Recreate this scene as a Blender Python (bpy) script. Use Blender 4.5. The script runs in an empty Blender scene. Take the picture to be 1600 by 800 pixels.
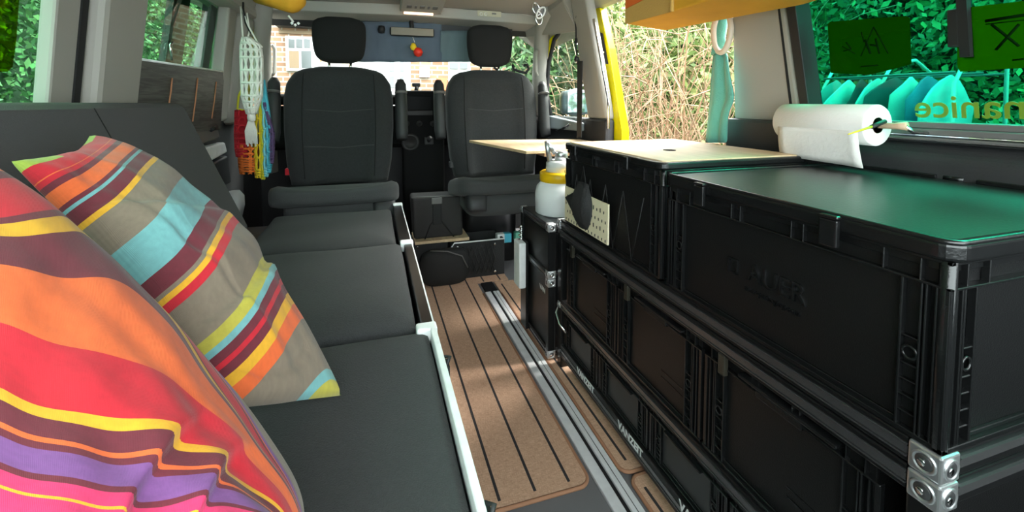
import bpy, math, random
import numpy as np
from mathutils import Vector, Matrix
random.seed(7); rng = np.random.default_rng(7)
S = bpy.context.scene; COL = S.collection
# ---------------------------------------------------------------- camera, light, exposure
F = 690.0; TH = math.atan(0.3125); PT = math.atan(40/690.0); H = 0.88
cd = bpy.data.cameras.new('camera'); cam = bpy.data.objects.new('camera', cd); COL.objects.link(cam)
cd.sensor_width = 36; cd.lens = 36*F/1600; cd.shift_y = -0.125; cd.clip_start = 0.01; cd.clip_end = 200
cam.location = (0, 0, H); cam.rotation_euler = (math.pi/2-PT, 0, -TH); S.camera = cam
S.view_settings.view_transform = 'Standard'; S.view_settings.look = 'None'
S.view_settings.gamma = 1; S.view_settings.use_curve_mapping = False
S.view_settings.exposure = 1.75
w = bpy.data.worlds.new('world'); S.world = w; w.use_nodes = True
wn = w.node_tree.nodes; wl = w.node_tree.links
bg = wn['Background']; bg.inputs['Strength'].default_value = 3.6
tc = wn.new('ShaderNodeTexCoord'); sx = wn.new('ShaderNodeSeparateXYZ'); rp = wn.new('ShaderNodeValToRGB')
wl.new(tc.outputs['Generated'], sx.inputs[0]); wl.new(sx.outputs['Z'], rp.inputs[0]); wl.new(rp.outputs[0], bg.inputs['Color'])
rp.color_ramp.elements[0].color = (0.85, 0.9, 0.95, 1); rp.color_ramp.elements[1].color = (0.95, 0.98, 1.0, 1)
sd = bpy.data.lights.new('sun', 'SUN'); sun = bpy.data.objects.new('sun', sd); COL.objects.link(sun)
sd.energy = 7.0; sd.angle = math.radians(30); sd.color = (1, 0.96, 0.9); sun.rotation_euler = (math.radians(8), math.radians(42), math.radians(24))

R_ = Matrix.Rotation(-TH, 3, 'Z') @ Matrix.Rotation(math.pi/2-PT, 3, 'X')
def P(u, v, x=None, y=None, z=None, d=None):
    "point of the van where a sight line meets the plane x, y or z (or lies at distance d)"
    r = R_ @ Vector(((u-800)/F, (200-v)/F, -1))
    if x is not None: t = x/r.x
    elif y is not None: t = y/r.y
    elif z is not None: t = (z-H)/r.z
    else: t = d
    return Vector((0, 0, H)) + r*t

# ---------------------------------------------------------------- materials
def mat(name, col, rough=0.5, metal=0.0, bump=0.0, bscale=80, var=0.0, vscale=6, spec=0.5, emis=None, trans=None, sheen=0, stretch=None):
    m = bpy.data.materials.new(name); m.use_nodes = True; n = m.node_tree.nodes; l = m.node_tree.links
    b = n['Principled BSDF']; b.inputs['Base Color'].default_value = (*col, 1)
    b.inputs['Roughness'].default_value = rough; b.inputs['Metallic'].default_value = metal
    b.inputs['Specular IOR Level'].default_value = spec
    if sheen: b.inputs['Sheen Weight'].default_value = sheen; b.inputs['Sheen Roughness'].default_value = 0.5
    t = n.new('ShaderNodeTexCoord'); mp = n.new('ShaderNodeMapping'); l.new(t.outputs['Object'], mp.inputs[0])
    if stretch: mp.inputs['Scale'].default_value = stretch
    if var:
        z = n.new('ShaderNodeTexNoise'); z.inputs['Scale'].default_value = vscale; z.inputs['Detail'].default_value = 5
        l.new(mp.outputs[0], z.inputs['Vector']); c = n.new('ShaderNodeValToRGB'); l.new(z.outputs['Fac'], c.inputs[0])
        c.color_ramp.elements[0].position = 0.3; c.color_ramp.elements[1].position = 0.7
        c.color_ramp.elements[0].color = (*[k*(1-var) for k in col], 1); c.color_ramp.elements[1].color = (*[min(1, k*(1+var)) for k in col], 1)
        l.new(c.outputs[0], b.inputs['Base Color'])
    if bump:
        z = n.new('ShaderNodeTexNoise'); z.inputs['Scale'].default_value = bscale; z.inputs['Detail'].default_value = 3
        l.new(mp.outputs[0], z.inputs['Vector']); bb = n.new('ShaderNodeBump'); bb.inputs['Strength'].default_value = bump; bb.inputs['Distance'].default_value = 0.002
        l.new(z.outputs['Fac'], bb.inputs['Height']); l.new(bb.outputs[0], b.inputs['Normal'])
    if emis: b.inputs['Emission Color'].default_value = (*emis[:3], 1); b.inputs['Emission Strength'].default_value = emis[3]
    if trans: b.inputs['Transmission Weight'].default_value = trans
    return m
def glass(name, col, refl=0.08):
    m = bpy.data.materials.new(name); m.use_nodes = True; n = m.node_tree.nodes; l = m.node_tree.links
    n.remove(n['Principled BSDF']); o = n['Material Output']
    t = n.new('ShaderNodeBsdfTransparent'); t.inputs[0].default_value = (*col, 1)
    g = n.new('ShaderNodeBsdfGlossy'); g.inputs['Roughness'].default_value = 0.02
    f = n.new('ShaderNodeFresnel'); gm = n.new('ShaderNodeNewGeometry'); mr = n.new('ShaderNodeMapRange'); mr.inputs[3].default_value = 1.22; mr.inputs[4].default_value = 1/1.22; l.new(gm.outputs['Backfacing'], mr.inputs[0]); l.new(mr.outputs[0], f.inputs[0]); mx = n.new('ShaderNodeMixShader')
    l.new(f.outputs[0], mx.inputs[0]); l.new(t.outputs[0], mx.inputs[1]); l.new(g.outputs[0], mx.inputs[2]); l.new(mx.outputs[0], o.inputs[0])
    return m
def stripes(name, ramp, coord='V', wob=0.006, rough=0.9, axis_scale=1):
    m = mat(name, (1, 1, 1), rough, sheen=0.15); n = m.node_tree.nodes; l = m.node_tree.links; b = n['Principled BSDF']
    uv = n.new('ShaderNodeUVMap'); sp = n.new('ShaderNodeSeparateXYZ'); l.new(uv.outputs[0], sp.inputs[0])
    r = n.new('ShaderNodeValToRGB'); r.color_ramp.interpolation = 'CONSTANT'
    e = r.color_ramp.elements
    while len(e) > 1: e.remove(e[0])
    e[0].position = ramp[0][0]; e[0].color = (*ramp[0][1], 1)
    for p, c in ramp[1:]:
        k = e.new(p); k.color = (*c, 1)
    l.new(sp.outputs['Y'], r.inputs[0])
    z = n.new('ShaderNodeTexNoise'); z.inputs['Scale'].default_value = 60; z.inputs['Detail'].default_value = 6
    l.new(uv.outputs[0], z.inputs['Vector']); mx = n.new('ShaderNodeMix'); mx.data_type = 'RGBA'; mx.blend_type = 'MULTIPLY'; mx.inputs[0].default_value = 0.45
    l.new(r.outputs[0], mx.inputs[6]); l.new(z.outputs['Color'], mx.inputs[7])
    zz = n.new('ShaderNodeMapRange'); l.new(z.outputs['Fac'], zz.inputs[0]); zz.inputs[3].default_value = 0.55; zz.inputs[4].default_value = 1.45
    l.new(zz.outputs[0], mx.inputs[7]); l.new(mx.outputs[2], b.inputs['Base Color'])
    w1 = n.new('ShaderNodeTexWave'); w1.inputs['Scale'].default_value = 170; w1.bands_direction = 'X'; l.new(uv.outputs[0], w1.inputs['Vector'])
    w2 = n.new('ShaderNodeTexNoise'); w2.inputs['Scale'].default_value = 300; l.new(uv.outputs[0], w2.inputs['Vector'])
    ad = n.new('ShaderNodeMath'); ad.operation = 'ADD'; l.new(w1.outputs['Fac'], ad.inputs[0]); l.new(w2.outputs['Fac'], ad.inputs[1])
    bb = n.new('ShaderNodeBump'); bb.inputs['Strength'].default_value = 0.25; bb.inputs['Distance'].default_value = 0.001
    l.new(ad.outputs[0], bb.inputs['Height']); l.new(bb.outputs[0], b.inputs['Normal'])
    return m
def leafmat(name, cols):
    m = mat(name, cols[0], 0.55); n = m.node_tree.nodes; l = m.node_tree.links; b = n['Principled BSDF']
    g = n.new('ShaderNodeNewGeometry'); r = n.new('ShaderNodeValToRGB'); l.new(g.outputs['Random Per Island'], r.inputs[0])
    e = r.color_ramp.elements
    e[0].color = (*cols[0], 1); e[1].color = (*cols[-1], 1)
    for i, c in enumerate(cols[1:-1]):
        k = e.new((i+1)/(len(cols)-1)); k.color = (*c, 1)
    l.new(r.outputs[0], b.inputs['Base Color']); return m
def brick(name, c1, c2, mortar, scale=1.0):
    m = mat(name, c1, 0.9); n = m.node_tree.nodes; l = m.node_tree.links; b = n['Principled BSDF']
    t = n.new('ShaderNodeTexCoord'); s = n.new('ShaderNodeSeparateXYZ'); c = n.new('ShaderNodeCombineXYZ')
    l.new(t.outputs['Object'], s.inputs[0]); l.new(s.outputs['X'], c.inputs['X']); l.new(s.outputs['Z'], c.inputs['Y'])
    k = n.new('ShaderNodeTexBrick'); l.new(c.outputs[0], k.inputs['Vector']); k.inputs['Scale'].default_value = scale
    k.inputs['Color1'].default_value = (*c1, 1); k.inputs['Color2'].default_value = (*c2, 1); k.inputs['Mortar'].default_value = (*mortar, 1)
    k.inputs['Brick Width'].default_value = 0.25; k.inputs['Row Height'].default_value = 0.1; k.inputs['Mortar Size'].default_value = 0.014
    l.new(k.outputs['Color'], b.inputs['Base Color']); return m
def woodmat(name, c1, c2, scale=(2, 14, 14), rough=0.5):
    m = mat(name, c1, rough); n = m.node_tree.nodes; l = m.node_tree.links; b = n['Principled BSDF']
    t = n.new('ShaderNodeTexCoord'); mp = n.new('ShaderNodeMapping'); mp.inputs['Scale'].default_value = scale; l.new(t.outputs['Object'], mp.inputs[0])
    z = n.new('ShaderNodeTexNoise'); z.inputs['Scale'].default_value = 3; z.inputs['Detail'].default_value = 8; z.inputs['Distortion'].default_value = 1.2
    l.new(mp.outputs[0], z.inputs['Vector']); r = n.new('ShaderNodeValToRGB'); l.new(z.outputs['Fac'], r.inputs[0])
    r.color_ramp.elements[0].position = 0.35; r.color_ramp.elements[1].position = 0.65
    r.color_ramp.elements[0].color = (*c1, 1); r.color_ramp.elements[1].color = (*c2, 1); l.new(r.outputs[0], b.inputs['Base Color']); return m

M = {}
M['plastic'] = mat('black_plastic', (0.006, 0.0063, 0.0066), 0.27, bump=0.15, bscale=300)
M['plastic_panel'] = mat('black_plastic_panel', (0.006, 0.006, 0.0062), 0.34, spec=0.4, bump=0.25, bscale=500)
M['plastic_low'] = mat('grey_black_panel', (0.028, 0.028, 0.029), 0.38)
M['lid'] = mat('crate_lid_plastic', (0.010, 0.011, 0.011), 0.30, spec=0.75, bump=0.2, bscale=250)
M['frame'] = mat('black_anodised', (0.010, 0.010, 0.0105), 0.28, metal=0.3)
M['ridge'] = mat('profile_ridge_highlight', (0.22, 0.22, 0.225), 0.25, metal=0.85)  # metal ridges of the rails, edge highlight partly put into their brighter base colour
M['alu'] = mat('brushed_aluminium', (0.66, 0.67, 0.68), 0.32, metal=0.9, bump=0.1, bscale=60)
M['alu_dark'] = mat('shadowed_hole_metal', (0.16, 0.16, 0.165), 0.4, metal=0.9)
M['alu_mat'] = mat('matt_aluminium', (0.80, 0.81, 0.82), 0.5, metal=0.1, var=0.08, vscale=30)
M['seat'] = mat('seat_fabric', (0.017, 0.018, 0.019), 0.9, bump=0.6, bscale=420, sheen=0.08, var=0.15, vscale=120)
M['seat_grey'] = mat('seat_base_fabric', (0.042, 0.043, 0.044), 0.9, bump=0.5, bscale=400, sheen=0.06)
M['head'] = mat('headrest_fabric', (0.006, 0.006, 0.006), 0.95, bump=0.4, bscale=400)
M['bed'] = mat('bed_fabric', (0.022, 0.0225, 0.0235), 0.95, bump=0.7, bscale=500, sheen=0.05, var=0.12, vscale=200)
M['back'] = mat('backrest_panel_fabric', (0.075, 0.075, 0.078), 0.9, bump=0.5, bscale=500)
M['seam'] = mat('dark_seam', (0.006, 0.006, 0.006), 0.9)
M['liner'] = mat('headliner', (0.37, 0.35, 0.315), 0.95, bump=0.3, bscale=400)
M['pillar'] = mat('pillar_trim', (0.30, 0.285, 0.255), 0.7, bump=0.15, bscale=300)
M['dark'] = mat('dark_trim', (0.022, 0.022, 0.024), 0.55, bump=0.3, bscale=250)
M['greytrim'] = mat('grey_trim', (0.13, 0.125, 0.12), 0.45)
M['rubber'] = mat('rubber', (0.008, 0.008, 0.009), 0.6)
M['yellow_paint'] = mat('yellow_paint', (0.72, 0.62, 0.0), 0.25)
M['teal_glass'] = glass('tinted_glass', (0.10, 0.56, 0.43))
M['soft_glass'] = glass('lightly_tinted_glass', (0.55, 0.80, 0.66))
M['clear_glass'] = glass('clear_glass', (0.92, 0.96, 0.94))
def film(name, tr, tl, f):
    m = bpy.data.materials.new(name); m.use_nodes = True; n = m.node_tree.nodes; l = m.node_tree.links; n.remove(n['Principled BSDF'])
    a = n.new('ShaderNodeBsdfTransparent'); a.inputs[0].default_value = (*tr, 1); b = n.new('ShaderNodeBsdfTranslucent'); b.inputs[0].default_value = (*tl, 1)
    x = n.new('ShaderNodeMixShader'); x.inputs[0].default_value = f; l.new(a.outputs[0], x.inputs[1]); l.new(b.outputs[0], x.inputs[2]); l.new(x.outputs[0], n['Material Output'].inputs[0]); return m
M['decal'] = film('dark_green_film', (0.25, 0.16, 0.0), (0.14, 0.11, 0.0), 0.6)
M['decal_b'] = film('bright_green_film_', (0.4, 0.25, 0.0), (0.22, 0.16, 0.0), 0.6)
M['decal_bright'] = mat('bright_green_film', (0.36, 0.50, 0.0), 0.4, emis=None)
M['decal_mark'] = mat('dark_print', (0.002, 0.012, 0.002), 0.9, spec=0.0)
M['letter'] = mat('olive_lettering', (0.16, 0.26, 0.02), 0.5)
M['ply'] = woodmat('light_plywood', (0.60, 0.43, 0.25), (0.74, 0.56, 0.35), (10, 1.5, 10), 0.45)
M['ply_edge'] = woodmat('plywood_edge', (0.50, 0.34, 0.24), (0.66, 0.46, 0.34), (6, 1, 40), 0.6)
M['wood'] = woodmat('wooden_dowel', (0.42, 0.28, 0.17), (0.58, 0.42, 0.28), (8, 2, 8))
M['greywood'] = woodmat('dark_grain_board', (0.028, 0.026, 0.025), (0.085, 0.08, 0.076), (1, 2.2, 34), 0.55)
M['cord'] = mat('orange_cord', (0.45, 0.2, 0.1), 0.8)
M['white'] = mat('white_plastic', (0.72, 0.73, 0.72), 0.35)
M['paper'] = mat('kitchen_paper', (0.83, 0.80, 0.76), 0.95, bump=0.5, bscale=120)
M['card'] = mat('cardboard_core', (0.34, 0.19, 0.13), 0.9)
M['yellow'] = mat('yellow_plastic', (0.75, 0.45, 0.0), 0.4)
M['canvas'] = mat('yellow_canvas', (0.60, 0.29, 0.012), 0.85, bump=0.5, bscale=300, var=0.1, vscale=8)
M['canvas_band'] = mat('pale_yellow_band', (0.52, 0.30, 0.07), 0.9, bump=0.6, bscale=200)
M['orange'] = mat('orange_canvas', (0.7, 0.13, 0.01), 0.85)
M['teal'] = mat('teal_cloth', (0.10, 0.36, 0.29), 0.9, bump=0.7, bscale=250, sheen=0.2)
M['ring'] = mat('beige_plastic', (0.62, 0.52, 0.42), 0.45)
M['cotton'] = mat('white_cotton_rope', (0.72, 0.69, 0.63), 0.95, bump=0.8, bscale=200)
for k, c in dict(red=(0.45, 0.01, 0.02), orangey=(0.72, 0.16, 0.02), yel=(0.78, 0.55, 0.02), blue=(0.07, 0.42, 0.55), purple=(0.09, 0.05, 0.13), lime=(0.6, 0.55, 0.02), sky=(0.2, 0.55, 0.6)).items():
    M[k] = mat(k+'_yarn', c, 0.9, bump=0.5, bscale=200)
M['shade'] = mat('blue_grey_cloth', (0.10, 0.13, 0.17), 0.8, var=0.1, vscale=5)
M['chrome'] = mat('chrome', (0.75, 0.75, 0.76), 0.12, metal=1)
M['mirror'] = mat('mirror_glass', (0.85, 0.88, 0.86), 0.02, metal=1)
M['nylon'] = mat('black_nylon', (0.012, 0.012, 0.0125), 0.75, bump=0.8, bscale=300)
M['nylon2'] = mat('grey_nylon', (0.026, 0.024, 0.024), 0.8, bump=0.6, bscale=300)
M['print'] = mat('cream_print', (0.78, 0.70, 0.48), 0.8)
M['whitewall'] = mat('white_render', (0.8, 0.8, 0.78), 0.9)
M['greypaint'] = mat('grey_shutter', (0.24, 0.25, 0.26), 0.8)
M['housewin'] = mat('dark_window_pane', (0.10, 0.11, 0.11), 0.1)
M['blind'] = mat('brown_blind', (0.25, 0.17, 0.10), 0.7)
M['brick'] = brick('house_brick', (0.28, 0.15, 0.09), (0.42, 0.25, 0.15), (0.5, 0.45, 0.38))
M['terra'] = mat('terracotta', (0.62, 0.24, 0.12), 0.9)
M['ground'] = mat('driveway_ground', (0.12, 0.115, 0.10), 0.95, var=0.3, vscale=2)
M['leafL'] = leafmat('hedge_leaf', [(0.012, 0.035, 0.012), (0.05, 0.13, 0.04), (0.09, 0.20, 0.055), (0.02, 0.06, 0.02), (0.16, 0.25, 0.10)])
M['leafR'] = leafmat('laurel_leaf', [(0.03, 0.09, 0.03), (0.12, 0.3, 0.10), (0.2, 0.42, 0.14), (0.06, 0.15, 0.06), (0.42, 0.6, 0.36)])
M['leafT'] = leafmat('thicket_leaf', [(0.07, 0.12, 0.03), (0.17, 0.27, 0.07), (0.30, 0.34, 0.11), (0.15, 0.27, 0.07), (0.42, 0.36, 0.18)])
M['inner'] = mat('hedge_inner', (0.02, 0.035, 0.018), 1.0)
M['twig'] = leafmat('dry_twig', [(0.30, 0.17, 0.09), (0.42, 0.28, 0.16), (0.22, 0.12, 0.06), (0.5, 0.37, 0.24)])

# ---------------------------------------------------------------- mesh helpers
class MB:
    def __init__(s): s.v = []; s.f = []; s.uv = None; s.sm = []
    def add(s, vs, fs, smooth=False):
        o = len(s.v); s.v += [tuple(map(float, p)) for p in vs]; s.f += [tuple(i+o for i in f) for f in fs]; s.sm += [smooth]*len(fs)
    def box(s, x0, x1, y0, y1, z0, z1):
        if x0 > x1: x0, x1 = x1, x0
        if y0 > y1: y0, y1 = y1, y0
        if z0 > z1: z0, z1 = z1, z0
        s.add([(x0, y0, z0), (x1, y0, z0), (x1, y1, z0), (x0, y1, z0), (x0, y0, z1), (x1, y0, z1), (x1, y1, z1), (x0, y1, z1)],
              [(0, 3, 2, 1), (4, 5, 6, 7), (0, 1, 5, 4), (1, 2, 6, 5), (2, 3, 7, 6), (3, 0, 4, 7)])
        return s
    def prism(s, poly, vec):
        "extrude a closed 3-D polygon by a vector"
        n = len(poly); a = [Vector(p) for p in poly]; v = Vector(vec); b = [p+v for p in a]
        s.add(a+b, [tuple(range(n))[::-1], tuple(range(n, 2*n))] + [(i, (i+1) % n, n+(i+1) % n, n+i) for i in range(n)]); return s
    def tube(s, pts, r, n=8, closed=False, smooth=True):
        pts = [Vector(p) for p in pts]; m = len(pts); rr = r if isinstance(r, (list, tuple)) else [r]*m
        vs = []; fs = []; up = None
        for i, p in enumerate(pts):
            if closed: t = pts[(i+1) % m]-pts[i-1]
            else: t = pts[min(i+1, m-1)]-pts[max(i-1, 0)]
            t = t.normalized() if t.length > 1e-9 else Vector((0, 0, 1))
            if up is None: up = Vector((0, 0, 1)) if abs(t.z) < 0.9 else Vector((1, 0, 0))
            a = t.cross(up)
            if a.length < 1e-5: a = t.cross(Vector((0.3, 1, 0.2)))
            a.normalize(); b = a.cross(t).normalized(); up = b
            for k in range(n):
                g = 2*math.pi*k/n; vs.append(p+(a*math.cos(g)+b*math.sin(g))*rr[i])
        for i in range(m if closed else m-1):
            j = (i+1) % m
            for k in range(n): fs.append((i*n+k, i*n+(k+1) % n, j*n+(k+1) % n, j*n+k))
        if not closed: fs += [tuple(range(n))[::-1], tuple(range((m-1)*n, m*n))]
        s.add(vs, fs, smooth); return s
    def loft(s, rings, cap=True, smooth=True):
        n = len(rings[0]); vs = [p for r in rings for p in r]; fs = []
        for i in range(len(rings)-1):
            for k in range(n): fs.append((i*n+k, i*n+(k+1) % n, (i+1)*n+(k+1) % n, (i+1)*n+k))
        if cap: fs += [tuple(range(n))[::-1], tuple(range((len(rings)-1)*n, len(rings)*n))]
        s.add(vs, fs, smooth); return s
    def lathe(s, c, prof, n=32, axis='z'):
        rings = []
        for r, h in prof:
            ring = []
            for k in range(n):
                g = 2*math.pi*k/n; a, b = r*math.cos(g), r*math.sin(g)
                ring.append(Vector(c)+(Vector((a, b, h)) if axis == 'z' else Vector((h, a, b)) if axis == 'x' else Vector((b, h, a))))
            rings.append(ring)
        return s.loft(rings)
    def build(s, name, m, parent=None, bevel=0, seg=2, kind=None, loc=None, sub=0):
        me = bpy.data.meshes.new(name); me.from_pydata(s.v, [], s.f); me.materials.append(M[m] if isinstance(m, str) else m)
        me.polygons.foreach_set('use_smooth', s.sm)
        if s.uv is not None:
            u = me.uv_layers.new(name='UVMap')
            for lp in me.loops: u.data[lp.index].uv = s.uv[lp.vertex_index]
        me.update(); o = bpy.data.objects.new(name, me); COL.objects.link(o)
        if parent is not None: o.parent = parent
        if loc is not None: o.location = loc
        if bevel:
            b = o.modifiers.new('bevel', 'BEVEL'); b.width = bevel; b.segments = seg; b.limit_method = 'ANGLE'; b.angle_limit = 0.6
        if sub: q = o.modifiers.new('sub', 'SUBSURF'); q.levels = sub; q.render_levels = sub
        if kind: o['kind'] = kind
        return o
def fixn(o):
    import bmesh
    b = bmesh.new(); b.from_mesh(o.data); bmesh.ops.recalc_face_normals(b, faces=b.faces); b.to_mesh(o.data); b.free(); return o
def tag(o, label, cat, group=None):
    o['label'] = label; o['category'] = cat
    if group: o['group'] = group
    return o
def thing(name, label, cat, loc=(0, 0, 0), group=None, rz=0):
    o = bpy.data.objects.new(name, None); COL.objects.link(o); o.empty_display_size = 0.05
    o.location = loc; o.rotation_euler = (0, 0, rz); return tag(o, label, cat, group)
def struct(o): o['kind'] = 'structure'; return o
def lab(o, s): o['label'] = s; return o
def copy_tree(o, parent=None):
    c = o.copy(); COL.objects.link(c); c.parent = parent
    for ch in list(o.children): copy_tree(ch, c)
    return c
def text_obj(name, s, m, parent, origin, right, up, size, depth=0.001, mirror=False, bold=0.0):
    cu = bpy.data.curves.new(name, 'FONT'); cu.body = s; cu.size = size; cu.extrude = depth; cu.offset = bold; cu.align_x = 'LEFT'; cu.align_y = 'BOTTOM'
    t = bpy.data.objects.new(name, cu); COL.objects.link(t)
    bpy.context.view_layer.update(); dg = bpy.context.evaluated_depsgraph_get()
    me = bpy.data.meshes.new_from_object(t.evaluated_get(dg)); bpy.data.objects.remove(t)
    r = Vector(right).normalized(); u_ = Vector(up).normalized(); n_ = r.cross(u_)
    for v in me.vertices: v.co = Vector(origin)+r*v.co.x+u_*v.co.y+n_*v.co.z
    me.materials.clear(); me.materials.append(M[m]); o = bpy.data.objects.new(name, me); COL.objects.link(o); o.parent = parent
    return o
def sring(cx, cy, z, a, b, n=40, e=3.0, fn=None):
    r = []
    for k in range(n):
        g = 2*math.pi*k/n; c, s_ = math.cos(g), math.sin(g)
        x = a*math.copysign(abs(c)**(2/e), c); y = b*math.copysign(abs(s_)**(2/e), s_)
        p = Vector((cx+x, cy+y, z))
        if fn: p = fn(p, x/a, y/b)
        r.append(p)
    return r

# ================================================================ SETTING: van shell
def wx(side, z):
    if side == 'R': return 1.075 if z < 0.885 else 1.075-0.22*(z-0.885)
    return -0.64 if z < 0.885 else -0.64+0.14*(z-0.885)
def slab(side, poly, t, off=0.0):
    "wall piece: polygon in (y, z), thickness t outward"
    sg = 1 if side == 'R' else -1; m = MB()
    a = [(wx(side, z)+sg*off, y, z) for y, z in poly]; return m.prism(a, (sg*t, 0, 0))
ZR = 1.40
def on_glass(u, v, off=0.012):
    x = 1.05
    for _ in range(12):
        p = P(u, v, x=x); x = wx('R', p.z)+off
    return P(u, v, x=x)
# floor
fl = MB().box(-0.66, 1.12, 0.0, 3.0, -0.06, 0.0).build('floor', mat('grey_floor_lining', (0.16, 0.16, 0.165), 0.6, var=0.1)); struct(fl)
# ceiling (headliner) with slight fall towards the windscreen
cm = MB()
prof = [(-0.62, 1.26), (-0.56, 1.34), (-0.40, 1.385), (0.215, 1.40), (0.86, 1.395), (0.98, 1.375), (1.04, 1.34)]
rings = []
for y, dz in ((0.0, 0), (1.9, 0), (2.45, -0.01)):
    rings.append([Vector((x, y, z+dz)) for x, z in prof]+[Vector((x, y, z+dz+0.05)) for x, z in reversed(prof)])
c_ = fixn(cm.loft(rings, smooth=False).build('ceiling', 'liner')); struct(c_)
# header over the windscreen
hb = MB()
hb.prism([(-0.50, 2.40, 1.375), (0.215, 2.40, 1.395), (0.93, 2.40, 1.375), (0.93, 2.40, 1.325), (0.215, 2.40, 1.335), (-0.50, 2.40, 1.325)], (0, 0.25, -0.012))
struct(fixn(hb.build('trim_1', 'liner', bevel=0.006)))
# --- right wall
struct(slab('R', [(0.0, 0.0), (1.12, 0.0), (1.12, 0.80), (0.0, 0.80)], 0.05).build('wall_right', 'dark'))
def wall_poly(pts, off, t):
    q = []
    for u, v in pts:
        x = 1.05
        for _ in range(14): x = 1.075-0.22*(P(u, v, x=x).z-0.885)+off
        q.append(P(u, v, x=x))
    return MB().prism(q, (t, 0, 0))
t2 = wall_poly([(1143, 30), (1146, 192), (1254, 200), (1248, 157), (1228, 15), (1217, -60), (1143, -60)], -0.035, 0.05).build('trim_2', 'pillar', bevel=0.010, seg=3); struct(fixn(t2))
wall_poly([(1214, 5), (1217, 5), (1240, 185), (1236, 185)], -0.0362, 0.004).build('pillar_seam', 'seam', t2)
t3 = slab('R', [(0.74, 0.62), (1.10, 0.62), (1.10, 0.832), (0.74, 0.832)], 0.06, -0.045).build('trim_3', 'dark', bevel=0.01); struct(fixn(t3))
# window belt below the rear window
tb = MB(); ys = [0.0, 0.40, 0.80]
pf = [(1.035, 0.60), (1.03, 0.735), (1.038, 0.772), (1.065, 0.797), (1.11, 0.802), (1.11, 0.60)]
tb.loft([[Vector((x, y, z)) for x, z in pf] for y in (0.0, 0.84)], smooth=False); struct(fixn(tb.build('trim_4', 'dark', bevel=0.012, seg=3)))
ts = MB(); ts.box(1.052, 1.115, 0.0, 0.80, 0.804, 0.810); ts.box(1.056, 1.115, 0.0, 0.80, 0.814, 0.827); ts.box(1.066, 1.115, 0.0, 0.80, 0.827, 0.840)
struct(ts.build('trim_5', 'greytrim', bevel=0.0025))
# rear right window
w1 = slab('R', [(0.0, 0.840), (0.92, 0.840), (0.92, 1.32), (0.0, 1.32)], 0.004, 0.018).build('window_1', 'teal_glass'); struct(w1)
wall_poly([(1217, -60), (1228, 15), (1248, 157), (1254, 200), (1268, 200), (1262, 157), (1241, 0), (1232, -60)], -0.037, 0.050).build('window_frame', 'rubber', w1, bevel=0.002)
slab('R', [(0.535, 0.965), (0.550, 0.965), (0.545, 1.32), (0.530, 1.32)], 0.016, 0.0).build('window_divider', 'rubber', w1)
slab('R', [(0.548, 0.985), (0.568, 0.985), (0.564, 1.055), (0.546, 1.055)], 0.016, 0.0).build('window_catch', 'rubber', w1, bevel=0.003)
# roof rail right above opening
tr = MB(); struct(fixn(MB().prism([(0.96, 1.99, 1.24), (1.06, 1.99, 1.24), (1.06, 2.75, 1.20), (0.90, 2.75, 1.30), (0.88, 1.99, 1.37)], (0, 0, 0.08)).build('trim_24', 'pillar', bevel=0.01))); tr.loft([[Vector(p) for p in ((0.90, y, 1.39), (0.96, y, 1.352), (1.03, y, 1.335), (1.09, y, 1.34), (1.04, y, 1.44))] for y in (1.0, 2.2)], smooth=False)
struct(fixn(tr.build('trim_6', 'pillar', bevel=0.01)))
# B pillar right : light upper, dark lower, chrome guide, yellow jamb with black latch plate
bp = slab('R', [(1.80, 0.80), (1.99, 0.80), (1.97, 1.40), (1.82, 1.40)], 0.05, -0.06).build('trim_7', 'pillar', bevel=0.015, seg=3); struct(fixn(bp))
b2 = slab('R', [(1.79, 0.0), (2.00, 0.0), (2.00, 0.803), (1.79, 0.803)], 0.05, -0.07).build('trim_8', 'dark', bevel=0.012); struct(fixn(b2))
MB().tube([(wx('R', z)-0.058, 1.785, z) for z in (0.76, 0.885, 1.0, 1.25)], 0.006).build('belt_guide_rail', 'chrome', bp)
yj = MB().prism([P(926, 12, x=1.04), P(937, 12, x=1.04), P(951, 75, x=1.05), P(972, 205, x=1.06), P(972, 330, x=1.06), P(958, 330, x=1.06), P(949, 215, x=1.06)], (0.05, 0.02, 0)).build('trim_9', 'yellow_paint', bevel=0.004, seg=3); struct(fixn(yj))
lp = MB().prism([P(932, 48, x=1.038), P(941, 52, x=1.038), P(950, 100, x=1.048), P(939, 100, x=1.048)], (0.003, 0, 0)).build('latch_plate', 'rubber', yj, bevel=0.003)
for v_ in (62, 82): MB().lathe(P(937+(v_-62)*0.3, v_, x=1.036), [(0.0, -0.006), (0.006, -0.005), (0.007, 0.0), (0.0, 0.001)], 12, 'x').build('latch_bolt', 'chrome', lp)
# front door right: lower panel, window, yellow frame, mirror cover triangle
df = slab('R', [(2.0, 0.0), (2.75, 0.0), (2.75, 0.80), (2.0, 0.80)], 0.07, -0.06).build('wall_front_right', 'dark', bevel=0.01); struct(fixn(df))
df.name = 'door_1'
MB().tube([P(868, 206, x=0.985), P(885, 198, x=0.975), P(896, 192, x=0.985)], 0.008).build('door_handle', 'chrome', df)
g1 = MB().prism([P(862, 182, x=1.0), P(905, 190, x=1.0), P(905, 30, x=1.0), P(895, 28, x=1.0), P(872, 62, x=1.0)], (0.004, 0, 0)).build('window_2', 'clear_glass'); struct(fixn(g1))
path = [P(862, 185, x=0.995), P(855, 150, x=0.995), P(857, 100, x=0.995), P(866, 62, x=0.995), P(890, 30, x=0.995), P(905, 22, x=0.995)]
MB().tube(path, 0.012, 8).build('window_seal', 'rubber', g1)
yp = MB(); ya = [Vector(p)+Vector((0.012, 0.06, 0)) for p in path]; yp.tube(ya, 0.020, 8); struct(yp.build('trim_10', 'yellow_paint'))
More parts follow.
